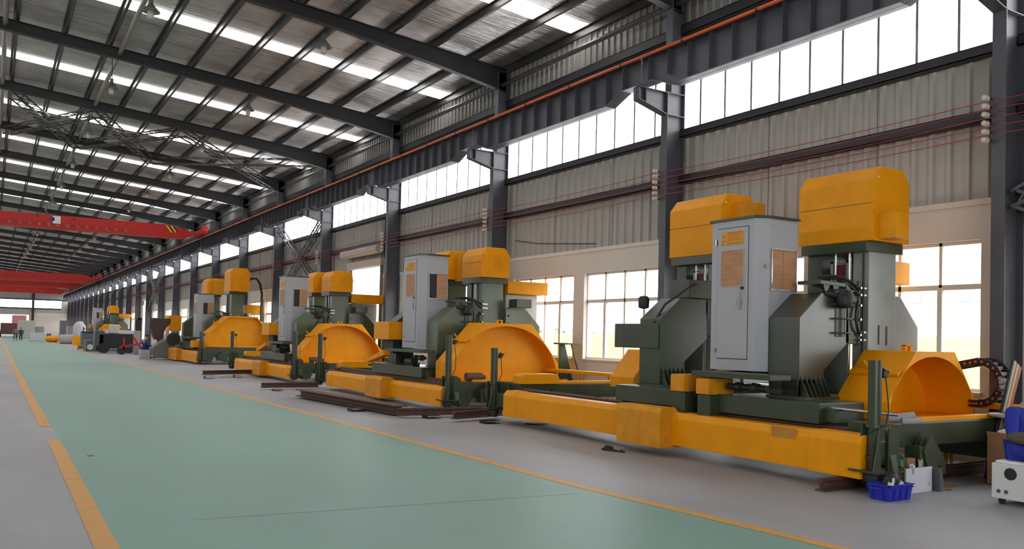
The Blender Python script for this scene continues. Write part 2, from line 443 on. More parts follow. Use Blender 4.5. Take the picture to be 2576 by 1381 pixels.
# sag rods on cladding
mb = MB()
for i in range(1, 12):
    a, b = CY_[i], CY_[i + 1]
    for k in (1, 2):
        y = a + (b - a) * k / 3
        mb.cyl((12.79, y, 3.97), (12.79, y, 6.12), 0.005, 6)
struct('trim_6', mb, M_BEAM, 'thin vertical sag rods on the cladding')

# ---- roof sheet
zr = ztop(XRIDGE) + 0.2
mb = MB()
ny = 60
def roofsheet(x0, x1):
    z0, z1 = ztop(x0) + 0.2, ztop(x1) + 0.2
    return [(x0, z0), (x1, z1)]
mb.add([(XL - 0.1, Y0, ztop(XL) + .19), (XRIDGE, Y0, zr), (13.05, Y0, ztop(13.05) + .2), (XL - 0.1, YEND, ztop(XL) + .19), (XRIDGE, YEND, zr), (13.05, YEND, ztop(13.05) + .2)],
       [(0, 1, 4, 3), (1, 2, 5, 4)])
struct('ceiling', mb, M_FOIL, 'silver foil backed roof sheeting', loc=(0, 0, 9))
SKY = [(1, 10.2), (2, 17.75), (3, 25.35), (4, 33.2), (5, 40.35), (6, 47.8), (7, 54.9), (8, 62.0)] + [(k, (CY_[k] + CY_[k + 1]) / 2 + .5) for k in range(9, len(CY_) - 1)]
for i, yc in SKY:
    mb = MB()
    for s in (1, -1):
        xa, xb = (XRIDGE + 0.3, 12.98) if s > 0 else (XRIDGE - 0.3, XL + 0.15)
        n = 22
        for side in (0, 1):
            pass
        vs = []
        for k in range(n + 1):
            x = xa + (xb - xa) * k / n
            vs += [(x, yc - 0.36, ztop(x) + 0.185), (x, yc + 0.36, ztop(x) + 0.185)]
        mb.add(vs, [(2 * k, 2 * k + 1, 2 * k + 3, 2 * k + 2) for k in range(n)])
    o = struct('window_%d' % wn, mb, E_SKY, 'bright translucent rooflight strip'); wn += 1
# ---- rafters
for i, yc in enumerate(CY_):
    if i == 0: continue
    lab = 'dark steel roof rafter above the %s wall column from the near end' % ORDS[i - 1]
    xs = [12.62, 12.2, 10.6, 9.35, 7.6, XRIDGE]
    dp = [0.66, 0.63, 0.5, 0.44, 0.34, 0.34]
    pts = [(x, ztop(x)) for x in (12.62, XRIDGE)]
    bot = [(x, ztop(x) - d) for x, d in zip(xs, dp)]
    mirror = lambda p: (2 * XRIDGE - p[0], p[1])
    botall = bot + [mirror(p) for p in reversed(bot[:-1])]
    topall = [pts[0], pts[1], mirror(pts[0])]
    r = MB()
    poly = topall[::-1] + botall
    for sgn in (0, 1):
        bb = bot if sgn == 0 else [mirror(p) for p in bot]
        tt = [pts[0], pts[1]] if sgn == 0 else [mirror(p) for p in pts]
        for (p, q) in zip(bb, bb[1:]):
            zt1 = ztop(p[0]); zt2 = ztop(q[0])
            r.prism([(p[0], p[1]), (q[0], q[1]), (q[0], zt2), (p[0], zt1)], 'y', yc - 0.006, yc + 0.006)
            r.prism([(p[0], p[1]), (q[0], q[1]), (q[0], q[1] + 0.014), (p[0], p[1] + 0.014)], 'y', yc - 0.1, yc + 0.1)
        r.prism([tt[0], tt[1], (tt[1][0], tt[1][1] - 0.014), (tt[0][0], tt[0][1] - 0.014)], 'y', yc - 0.1, yc + 0.1)
    root = tag(obj('roof_rafter', r, M_BEAM, loc=(XRIDGE, yc, 9)), lab, 'rafter', 'steel roof rafters')
    for x in (11.55, 8.95, 6.5, 4.07, 1.6):
        if i < 10:
            zb = ztop(x - 0.12) - (0.34 if x < 8 else 0.44 if x < 10 else 0.56)
            obj('fly_brace', MB().bar((x, yc + 0.42, ztop(x) + 0.06), (x, yc + 0.02, zb + 0.03), 0.035, 0.01), M_PURLIN, root)
# ---- purlins
PX_ = [0.33, 1.6, 2.83, 4.07, 5.25, 6.5, 7.68, 8.95, 10.25, 11.53, 12.72]
def purlin(x):
    z = ztop(x); s = 1 if x > XRIDGE else -1
    m = MB()
    m.box(x - 0.004, x + 0.004, Y0, YEND, z, z + 0.18)
    m.box(x, x + 0.075, Y0, YEND, z, z + 0.006); m.box(x, x - 0.075, Y0, YEND, z + 0.174, z + 0.18)
    m.box(x + 0.07, x + 0.075, Y0, YEND, z, z + 0.02)
    return m
for k, x in enumerate(reversed(PX_)):
    tag(obj('roof_purlin', purlin(x), M_PURLIN), 'long steel roof purlin, the %s counted inward from the window wall' % ORDS[k], 'purlin', 'roof purlins')
mb = MB()
for k in range(10):
    q = purlin(XRIDGE - 1.1 - 1.27 * k); mb.add(q.v, q.f)
struct('ceiling_battens', mb, M_PURLIN, 'purlins of the left roof slope', loc=(-6, 0, 9))
for x, l in ((3.12, 'right'), (0.06, 'ridge')):
    tag(obj('tie_tube', MB().cyl((x, Y0, ztop(x) - 0.17), (x, YEND, ztop(x) - 0.17), 0.07, 12), M_TUBE),
        'long round steel tie tube running under the purlins, %s' % ('beside the hanging lamps' if l == 'right' else 'at the left edge nearest the ridge'), 'tie tube')

# ---- columns with crane brackets
def lattice(p0, p1, w, side, n, t=0.03):
    m = MB(); p0 = Vector(p0); p1 = Vector(p1); side = Vector(side).normalized()
    d = (p1 - p0).normalized(); up = d.cross(side).normalized()
    c = [side * w / 2 + up * w / 2, side * w / 2 - up * w / 2, -side * w / 2 - up * w / 2, -side * w / 2 + up * w / 2]
    for q in c: m.bar(p0 + q, p1 + q, t)
    for k in range(n):
        a = p0 + (p1 - p0) * (k / n); b = p0 + (p1 - p0) * ((k + 1) / n); h = (a + b) / 2
        for j in (0, 2):
            u, v = c[j], c[(j + 1) % 4]
            m.bar(a + u, h + v, t * 0.6); m.bar(h + v, b + u, t * 0.6)
    return m
for i, yc in enumerate(CY_):
    if i == 0 or yc > YEND - 1: continue
    lab = 'dark grey steel wall column, %s from the near end of the window wall' % ORDS[i - 1]
    c = MB()
    ze = ztop(12.5) - 0.1
    c.box(XC, XC + 0.018, yc - 0.1, yc + 0.1, 0, 7.05)
    c.box(XC + 0.018, XO, yc - 0.006, yc + 0.006, 0, 7.05)
    c.box(12.3, 12.318, yc - 0.1, yc + 0.1, 7.05, ze); c.box(12.318, XO, yc - 0.006, yc + 0.006, 7.05, ze)
    c.box(XO - 0.018, XO, yc - 0.1, yc + 0.1, 0, ze)
    for z in (6.55, 7.03): c.box(XC, XO, yc - 0.1, yc + 0.1, z, z + 0.014)
    root = tag(obj('steel_column', c, M_STEEL, loc=(XC + 0.25, yc, 0)), lab, 'column', 'steel wall columns', 'thing')
    k = MB()
    k.prism([(11.42, 6.78), (XC, 6.56), (XC, 7.03), (11.42, 7.03)], 'y', yc - 0.006, yc + 0.006)
    k.prism([(11.42, 6.76), (XC, 6.55), (XC, 6.565), (11.42, 6.775)], 'y', yc - 0.1, yc + 0.1)
    k.box(11.42, XC, yc - 0.1, yc + 0.1, 7.02, 7.035)
    k.box(11.42, 11.435, yc - 0.1, yc + 0.1, 6.77, 7.03); k.box(11.6, 11.61, yc - 0.1, yc + 0.1, 6.72, 7.03)
    obj('bracket', k, M_STEEL, root)
    k = MB().box(11.9, 12.3, yc - 0.05, yc + 0.05, 7.75, 7.765)
    obj('tie_plate', k, M_STEEL, root)
# right foreground column extras: light bracing seat
c1 = CY_[1]
# ---- runway beams
for i in range(len(CY_) - 1):
    a, b = CY_[i], CY_[i + 1]
    zt = 7.62; zf = 6.84; ze = 7.05
    pr = [(a + 0.01, ze), (a + 0.5, ze), (a + 1.05, zf), (b - 1.05, zf), (b - 0.5, ze), (b - 0.01, ze)]
    m = MB()
    for p, q in zip(pr, pr[1:]):
        m.prism([p, q, (q[0], zt), (p[0], zt)], 'x', 11.545, 11.557)
        m.prism([p, q, (q[0], q[1] + 0.018), (p[0], p[1] + 0.018)], 'x', 11.41, 11.69)
    m.box(11.38, 11.72, a + 0.01, b - 0.01, zt - 0.018, zt)
    m.box(11.52, 11.58, a, b, zt, zt + 0.09)
    root = tag(obj('crane_runway_beam', m, M_STEEL, loc=(11.55, (a + b) / 2, 7)),
               'deep grey crane runway girder in the %s bay from the near end' % ORDS[i], 'runway beam', 'crane runway beams')
    st = []
    n = int((b - a) / 0.585); y0 = a + ((b - a) - (n - 1) * 0.585) / 2
    if i < 9:
        for k in range(n):
            y = y0 + k * 0.585
            zb = zf + 0.02 if (y > a + 1.05 and y < b - 1.05) else ze + 0.02
            obj('stiffener', B(11.42, 11.545, y - 0.005, y + 0.005, zb, zt - 0.02), M_STEEL, root)
    else:
        s = MB()
        for k in range(n):
            y = y0 + k * 0.585; s.box(11.42, 11.545, y - 0.005, y + 0.005, ze + 0.02, zt - 0.02)
        obj('stiffener', s, M_STEEL, root)['kind'] = 'stuff'
# ---- orange conductor tube
mb = MB().cyl((11.34, Y0, 7.585), (11.34, YEND - 3, 7.585), 0.034, 10)
root = tag(obj('conductor_tube', mb, M_ORANGE), 'long orange conductor tube running along the crane runway girders', 'conductor rail')
for k in range(26):
    y = 1.0 + 1.9 * k
    obj('clamp', MB().cyl((11.34, y - 0.03, 7.585), (11.34, y + 0.03, 7.585), 0.042, 10), M_RUST, root)
# ---- roof bracing in the fifth bay
nod = [(0.45, 0.3), (3.17, 3.05), (6.3, 6.2), (12.0, 11.9)]
ya, yb = CY_[5] + 0.1, CY_[6] - 0.1
nm = ['left', 'middle', 'right']
for k in range(3):
    (xa, xa2), (xb, xb2) = nod[k], nod[k + 1]
    for (p, q, w) in (((xa, ya), (xb2, yb), 'leaning right'), ((xb, ya), (xa2, yb), 'leaning left')):
        P = (p[0], p[1], ztop(p[0]) - 0.42); Q = (q[0], q[1], ztop(q[0]) - 0.42)
        tag(obj('lattice_brace', lattice(P, Q, 0.3, (0, 0, 1), 12, 0.045), M_PURLIN),
            'steel lattice roof brace %s away from the camera, in the %s crossed pair' % (w, nm[k]), 'brace', 'lattice roof braces')
for bi, w in ((5, 'behind the third machine'), (11, 'far down the hall')):
    a, b = CY_[bi] + 0.15, CY_[bi + 1] - 0.15
    for z0, z1, s in ((3.4, 6.9, 'falling'), (6.9, 3.4, 'rising')):
        tag(obj('lattice_brace', lattice((12.45, a, z0), (12.45, b, z1), 0.22, (1, 0, 0), 12, 0.045), M_STEEL),
            'lattice wall brace %s toward the camera, %s' % (s, w), 'brace', 'lattice wall braces')

for z1, s in ((6.9, 'rising toward the camera'), (.6, 'falling toward the camera')):
    tag(obj('lattice_brace', lattice((12.45, CY_[1] - .15, 3.85), (12.45, CY_[0] + .1, z1), 0.22, (1, 0, 0), 12, 0.045), M_STEEL),
        'lattice wall brace at the right edge, %s from the nearest column' % s, 'brace', 'lattice wall braces')
# ---- pendant lamps
def lamp(x, y, zb, label):
    root = empty('pendant_lamp', (x, y, zb), label, 'lamp', 'pendant lamps under the rafters')
    zt = ztop(x) - 0.36
    obj('rod', MB().cyl((x, y, zb + 0.3), (x, y, zt), 0.012, 6), M_DARK, root)
    obj('canister', MB().cyl((x, y, zb + 0.26), (x, y, zb + 0.42), 0.05, 12), M_DKGREY, root)
    obj('lamp_shade', MB().lathe((x, y, zb), [(0.05, 0.30), (0.09, 0.24), (0.2, 0.12), (0.21, 0.10), (0.19, 0.11), (0.08, 0.22), (0.04, 0.28)], 20), M_TUBE, root)
    obj('bulb', MB().lathe((x, y, zb), [(0.03, 0.22), (0.07, 0.16), (0.08, 0.04), (0.07, -0.06), (0.0, -0.06)], 14), M_CONCL, root)
for i in range(3, 16):
    for x, s in ((7.1, 'nearer the window wall'), (2.93, 'nearer the ridge')):
        if i == 16: continue
        lamp(x, CY_[i], 8.98, 'bell shaped pendant lamp under the %s rafter, %s' % (ORDS[i - 1], s))

# ---- insulators and bare red wires
INS = {1: [(2499, 243), (2499, 264), (2499, 285), (2499, 307), (2499, 328), (2499, 349)],
       2: [(1660, 428), (1660, 441), (1660, 456), (1660, 470), (1660, 483), (1660, 497)],
       3: [(1226, 527), (1226, 537), (1226, 547), (1226, 557), (1226, 567), (1226, 577)],
       4: [(965, 587), (965, 595), (965, 603), (965, 611), (965, 619), (965, 628)],
       5: [(800, 632), (800, 638), (800, 644), (800, 650), (800, 656), (800, 662)]}
cn = ['top', 'second', 'third', 'fourth', 'fifth', 'lowest']
zs = [[] for _ in range(6)]
for c, l in INS.items():
    yc = CY_[c] + 0.12
    for k, (px, py) in enumerate(l):
        p = onx(px, py, 12.08); z = p.z; zs[k].append((yc, z))
        m = MB().lathe((12.0, yc, z), [(0.0, 0.02), (0.022, 0.02), (0.04, 0.03), (0.04, 0.055), (0.02, 0.06), (0.02, 0.08), (0.042, 0.09), (0.042, 0.12), (0.02, 0.13), (0.0, 0.13)], 12, 'x')
        root = tag(obj('insulator', m, M_PORC), 'white porcelain insulator, %s of six on the %s column' % (cn[k], ORDS[c - 1]), 'insulator', 'porcelain insulators on the columns')
        obj('pin', MB().cyl((12.14, yc, z), (12.25, yc - 0.04, z), 0.012, 6), M_DARK, root)
for k in range(1, 6):
    pts = [(12.0, -4.0, zs[k][0][1])] + [(12.02, y, z + 0.05) for y, z in zs[k]] + [(12.02, y, zs[k][-1][1] + 0.05) for y in (50, 70, 95)]
    full = []
    for p, q in zip(pts, pts[1:]):
        for t in range(8):
            u = t / 8; s = 0.05 * 4 * u * (1 - u) if q[1] - p[1] < 12 else 0.0
            full.append((p[0] + (q[0] - p[0]) * u, p[1] + (q[1] - p[1]) * u, p[2] + (q[2] - p[2]) * u - s))
    full.append(pts[-1])
    tag(obj('trolley_wire', MB().tube(full, 0.007, 5), M_WIRE), 'thin red wire strung along the columns on the %s row of insulators' % cn[k], 'wire', 'red wires along the columns')

# ---- roller door in the fifth bay
root = MB().box(12.6, 12.95, dy0 - 0.1, dy1 + 0.1, 4.34, 4.62)
o = struct('door_1', root, M_CLAD, 'open roller door with its drum above the opening')
obj('drum', MB().cyl((12.5, dy0 - 0.2, 4.95), (12.5, dy1 + 0.2, 4.95), 0.17, 20), M_CONCL, o)
obj('rail', B(12.62, 12.72, dy0 - 0.08, dy0, 0, 4.34), M_TUBE, o); obj('rail', B(12.62, 12.72, dy1, dy1 + 0.08, 0, 4.34), M_TUBE, o)
root = MB().box(12.7, 12.95, ey0, ey1, 4.4, 4.6)
struct('door_2', root, M_WHITEWALL, 'open doorway far down the window wall')
# junction box on cladding, loose black cable
tag(obj('junction_box', B(12.55, 12.78, 29.3, 29.75, 5.85, 6.2), M_STEEL), 'grey square junction box on the cladding right of the fourth column', 'junction box')
a = onx(1296, 605, 12.78); b = onx(1500, 613, 12.78)
mb = MB().tube([a, a + (b - a) * 0.3 + Vector((0, 0, -0.06)), b], 0.01, 5)
tag(obj('cable', mb, M_BLACK), 'thin black cable sagging across the cladding right of the third column', 'cable')

# ---- left wall, near wall
mb = MB().box(XL - 0.25, XL, Y0, YEND, 0, 6.2); mb.box(XL - 0.25, XL, Y0, YEND, 7.5, 9.7)
struct('wall_left', mb, M_CLAD, 'left side wall of the hall', loc=(XL, 0, 0))
mb = MB().box(XL - 0.2, 13.0, Y0 - 0.2, Y0, 0, 1.0); mb.box(XL - 0.2, 13.0, Y0 - 0.2, Y0, 6, 10.8); mb.box(XL - 0.2, -6, Y0 - 0.2, Y0, 0, 6); mb.box(6, 13.0, Y0 - 0.2, Y0, 0, 6)
struct('wall_near', mb, M_CLAD, 'near end wall behind the camera')

mb = MB().box(XL - 0.14, XL - 0.12, Y0, YEND, 6.2, 7.5)  # added emitter out of view, brightens the faces turned to the aisle
struct('window_%d' % wn, mb, E_CLER, 'added glowing strip in the unseen left wall', loc=(XL, 0, 6)); wn += 1
# ================================================================ end wall and outside
YE = YEND
mb = MB()
def we(px, py): return ony(px, py, YE)
zs0 = we(80, 774).z; zs1 = we(80, 752).z
xs1 = we(155, 760).x; xd = we(72, 820).x; zd = we(40, 791).z
mb.box(XL, -3.0, YE, YE + 0.2, 0, 11); mb.box(-3.0, xd, YE, YE + 0.2, zd, zs0); mb.box(xd, 13, YE, YE + 0.2, 0, zs0)
mb.box(-3.0, xs1, YE, YE + 0.2, zs1, 11); mb.box(xs1, 13, YE, YE + 0.2, zs0, 11)
struct('wall_far', mb, M_CLAD, 'grey far end wall', loc=(0, YE, 0))
mb = MB().box(xd + 0.2, 12.9, YE - 0.03, YE - 0.005, 0, 4.2)
struct('wall_far.001', mb, M_WHITEWALL, 'white lower part of the far end wall')
mb = MB().box(-3.0, xs1, YE + 0.08, YE + 0.1, zs0, zs1)
struct('window_%d' % wn, mb, E_CLER, 'bright window strip in the far end wall'); wn += 1
mb = MB().box(-3, xs1, YE - 0.1, YE, zs0 - 0.25, zs0)
xm = we(82, 800).x
mb.box(xm - 0.2, xm + 0.2, YE - 0.3, YE, 0, 10.4)
for z in (6.6,): mb.box(-3, 12.8, YE - 0.15, YE, z, z + 0.25)
struct('trim_7', mb, M_BEAM, 'steel post and girts on the far end wall')
# outside: pale yard wall and factory building
struct('ground_outside', MB().box(13.3, 140, -40, 260, -0.25, -0.05), mat('yard_ground', rgb(150, 148, 142), 0.9), 'paved yard outside', loc=(60, 60, -0.1))
struct('ground_outside.001', MB().box(-60, 60, YE + 25.5, 330, -0.25, -0.05), mat('yard_ground', rgb(150, 148, 142), 0.9), 'paved yard beyond the far gate', loc=(0, 240, -0.1))
tag(obj('yard_wall', MB().box(30, 30.3, -20, 220, -0.1, 2.05), mat('cream_render', rgb(206, 190, 148), 0.9, 0, 0.04, 0.5)), 'low cream wall across the yard outside the windows', 'wall')
tag(obj('yard_roof', MB().prism([(32, 2.15), (36, 2.75), (36, 2.2), (32, 2.0)], 'y', -20, 220), mat('pale_blue_roof', rgb(166, 176, 198), 0.8)), 'long pale blue low roof behind the cream wall outside', 'roof')
ob = MB().box(70, 80, -20, 190, 0, 7.6)
root = tag(obj('factory_building', ob, mat('pale_render', rgb(206, 209, 214), 0.9)), 'pale factory block far outside the windows', 'building')
for zz, hh in ((3.3, .55), (5.6, .8)):
    for k in range(44):
        y = 38 + k * 1.45
        if k % 7 != 3: obj('window', B(69.9, 70, y, y + .85, zz, zz + hh), mat('far_window', rgb(156, 166, 180), 0.4), root)
for k, y in enumerate((43.5, 46.0, 48.6)):
    root = empty('shrub', (30.8, y, 0), 'pale green shrub above the cream wall outside, %s from the left' % ORDS[2 - k], 'shrub', 'shrubs outside the windows')
    bm = MB(); random.seed(k)
    for j in range(60):
        a = random.random() * 6.28; r = random.random() * 1.0; z = 1.5 + random.random() * 1.0 * (1 - r * 0.5)
        bm.lathe((31.6 + r * cos(a), y + 1.4 * r * sin(a), z), [(0, -0.16), (0.16, -0.05), (0.15, 0.08), (0, 0.16)], 6)
    obj('foliage', bm, mat('pale_leaf', rgb(168, 184, 166), 0.9, 0, 0.3, 8), root)
    obj('stem', MB().cyl((31.6, y, -0.05), (31.6, y, 2.0), 0.08, 8), M_RUST, root)
# beyond the far gate
tag(obj('yard_wall', MB().box(-4, 8, YE + 20, YE + 20.3, -0.05, 6), mat('pink_render', rgb(190, 186, 180), 0.9)), 'pale wall seen through the far gate', 'wall')

# ================================================================ machines
def guard(root, X0, X1, y0, y1, zb, z1, zt, cl, cr, arch, depth, mats):
    out = [(X0, zb), (X0, z1), (X0 + cl, zt), (X1 - cr, zt), (X1, z1), (X1, zb)]
    xc = (X0 + X1) / 2; n = 28
    if arch:
        a = (X1 - X0) / 2 - 0.03; h = zt - zb - 0.07
        inn = [(xc - a * cos(pi * k / n), zb + h * sin(pi * k / n) ** 0.9) for k in range(n + 1)]
    else:
        t = 0.07
        inn = [(X0 + t, zb), (X0 + t, z1 - 0.02), (X0 + cl + t * 0.4, zt - t), (X1 - cr - t * 0.4, zt - t), (X1 - t, z1 - 0.02), (X1 - t, zb)]
    m = MB()
    # front ring between outer outline and opening, both resampled by parameter
    def resamp(P, N):
        L = [0]
        for p, q in zip(P, P[1:]): L.append(L[-1] + math.hypot(q[0] - p[0], q[1] - p[1]))
        r = []
        for k in range(N + 1):
            t = L[-1] * k / N
            for i in range(len(P) - 1):
                if t <= L[i + 1] + 1e-9:
                    u = (t - L[i]) / (L[i + 1] - L[i]); r.append((P[i][0] + (P[i + 1][0] - P[i][0]) * u, P[i][1] + (P[i + 1][1] - P[i][1]) * u)); break
        return r
    if arch:
        # project each arch point radially on the outline
        def hit(ang):
            dx, dz = -cos(ang), sin(ang); best = None
            for p, q in zip(out, out[1:]):
                ex, ez = q[0] - p[0], q[1] - p[1]
                den = dx * ez - dz * ex
                if abs(den) < 1e-9: continue
                t = ((p[0] - xc) * ez - (p[1] - zb) * ex) / den
                u = ((p[0] - xc) * dz - (p[1] - zb) * dx) / den
                if t > 0 and -1e-6 <= u <= 1 + 1e-6 and (best is None or t < best): best = t
            return (xc + dx * best, zb + dz * best)
        angs = sorted(set([pi * k / 40 for k in range(41)] + [math.atan2(p[1] - zb, -(p[0] - xc)) for p in out[1:-1]]))
        O = [hit(max(1e-4, min(pi - 1e-4, g))) for g in angs]
        I = []
        for g in angs:
            dx, dz = -cos(g), sin(g); lo, hi = 0, 3.0
            for _ in range(30):
                mid = (lo + hi) / 2
                v = (mid * dx / a) ** 2 + (mid * dz / h) ** 2
                if v < 1: lo = mid
                else: hi = mid
            I.append((xc + dx * lo, zb + dz * lo))
    else:
        O, I = out, inn
    n = len(O)
    vs = [(p[0], y0, p[1]) for p in O] + [(p[0], y0, p[1]) for p in I]
    m.add(vs, [(i, i + 1, n + i + 1, n + i) for i in range(n - 1)])
    vs = [(p[0], y0, p[1]) for p in O] + [(p[0], y1, p[1]) for p in O]
    m.add(vs, [(i, i + 1, n + i + 1, n + i) for i in range(n - 1)])
    yd = y0 + depth
    vs = [(p[0], y0, p[1]) for p in I] + [(p[0], yd, p[1]) for p in I]
    m.add(vs, [(i, i + 1, n + i + 1, n + i) for i in range(n - 1)], arch)
    m.add([(p[0], yd, p[1]) for p in I], [tuple(range(n))])
    m.add([(p[0], y1, p[1]) for p in out], [tuple(range(len(out)))])
    m.box(X0, X1, y0, y1, zb - 0.03, zb)
    g = obj('blade_guard', m, mats, root)
    # rib along the left slope, lifting lugs
    zc = (z1 + zt) / 2; xr = X0 + cl * 0.5
    obj('rib', MB().prism([(xr - 0.04, zc + 0.0), (xr - 0.06, zc + 0.03), (xr + 0.03, zc + 0.09)], 'y', y0 + 0.03, y1 - 0.02), mats, g)
    l = MB()
    yy = (y0 + y1) / 2
    l.box(xc - 0.08, xc - 0.04, yy - 0.03, yy + 0.03, zt, zt + 0.08); l.box(xc + 0.04, xc + 0.08, yy - 0.03, yy + 0.03, zt, zt + 0.08); l.box(xc - 0.08, xc + 0.08, yy - 0.03, yy + 0.03, zt + 0.07, zt + 0.085)
    l2 = MB().cyl((xr, yy + .1, zc + 0.08), (xr - 0.1, yy + 0.12, zc + 0.2), 0.02, 8)
    obj('lifting_lug', l, mats, g); obj('side_lug', l2, mats, g)
    return g

def hood(root, X0, X1, y0, y1, z0, z1, ch=0.2, side=None, m=None):
    m = m or M_YEL
    mb = MB().prism([(X0, z0), (X1, z0), (X1, z1 - ch), (X1 - ch * 0.8, z1), (X0 + ch * 0.8, z1), (X0, z1 - ch)], 'y', y0, y1)
    h = obj('motor_hood', mb, m, root, bevel=0.008)
    sm = MB(); zz = z0 + (z1 - z0) * 0.5
    sm.box(X0 - 0.004, X0, y0 + 0.01, y1 - 0.01, zz - 0.004, zz + 0.004)
    obj('seam', sm, M_SIGNK, h)
    if side == 'low':
        obj('side_box', MB().box(X0 + 0.12, X0 + .41, y0 - 0.28, y0, z0 + 0.02, z0 + 0.38), m, h, bevel=0.006)
    if side == 'tall':
        obj('side_box', MB().box(X0 + 0.3, X1 + 0.02, y0 - 0.2, y0, z0 - 0.05, z1 - 0.14), M_YELW, h, bevel=0.006)
    if side == 'vents':
        v = MB()
        for i in range(8):
            for j in range(13):
                if (i + j) % 2: continue
                v.cyl((X0 + 0.36 + 0.03 * i, y0 - 0.003, z0 + 0.2 + 0.03 * j), (X0 + 0.36 + 0.03 * i, y0 + 0.003, z0 + 0.2 + 0.03 * j), 0.008, 6)
        obj('vent_holes', v, M_SIGNK, h)
    obj('rivet', MB().cyl((X0 + 0.1, y0 - 0.008, z1 - 0.16), (X0 + 0.1, y0 + 0.01, z1 - 0.16), 0.018, 8), M_WHITE, h)
    return h

def jack(root, x, y, ztop_, lamp=True, R=.074):
    j = obj('jack_post', MB().cyl((x, y, 0.27), (x, y, ztop_), R, 20).cyl((x, y, ztop_ - 0.1), (x, y, ztop_ + 0.005), R + .004, 20), M_GREEN, root)
    zc = 0.78
    c = MB().cyl((x, y, zc - 0.02), (x, y, zc + 0.02), R + .03, 20); c.box(x, x + 0.2, y - 0.1, y + 0.1, zc - 0.015, zc + 0.015)
    obj('lower_ring', MB().cyl((x, y, 0.4), (x, y, 0.43), R + .02, 20), M_GREEN, j)
    obj('collar', c, M_GREEN, j)
    g = MB()
    g.box(x - 0.2, x + 0.28, y - 0.2, y + 0.2, 0.25, 0.275)
    g.box(x - .1, x + .24, y + .09, y + .11, .275, .8)
    g.prism([(y - 0.18, 0.275), (y - 0.07, 0.275), (y - 0.07, 0.76)], 'x', x + 0.1, x + 0.2)
    for s in (-1, 1):
        g.prism([(x + 0.07 * s, 0.275), (x + (0.2 if s < 0 else .28) * s, 0.275), (x + (0.09 if s < 0 else 0.24) * s, 0.76), (x + 0.07 * s, 0.76)], 'y', y - 0.14, y - 0.125)
    obj('gusset', g, M_GREEN, j)
    obj('foot', MB().cyl((x, y, 0.14), (x, y, 0.23), 0.13, 16).cyl((x, y, 0.09), (x, y, 0.16), 0.09, 16), M_DARK, j)
    if lamp:
        obj('limit_switch', MB().box(x + 0.09, x + 0.16, y - 0.05, y, ztop_ - 0.2, ztop_ - 0.12).cyl((x + 0.1, y - 0.03, ztop_ - 0.1), (x + 0.2, y - 0.03, ztop_ - 0.13), 0.018, 8), M_BLACK, j)
        obj('cable', MB().tube([(x + 0.11, y - 0.06, ztop_ - 0.18), (x + 0.14, y - 0.08, ztop_ - 0.5), (x + 0.13, y - 0.09, 0.95), (x + 0.03, y - 0.13, 0.8), (x - 0.12, y - 0.02, 0.7)], 0.008, 6), M_BLACK, j)
    return j

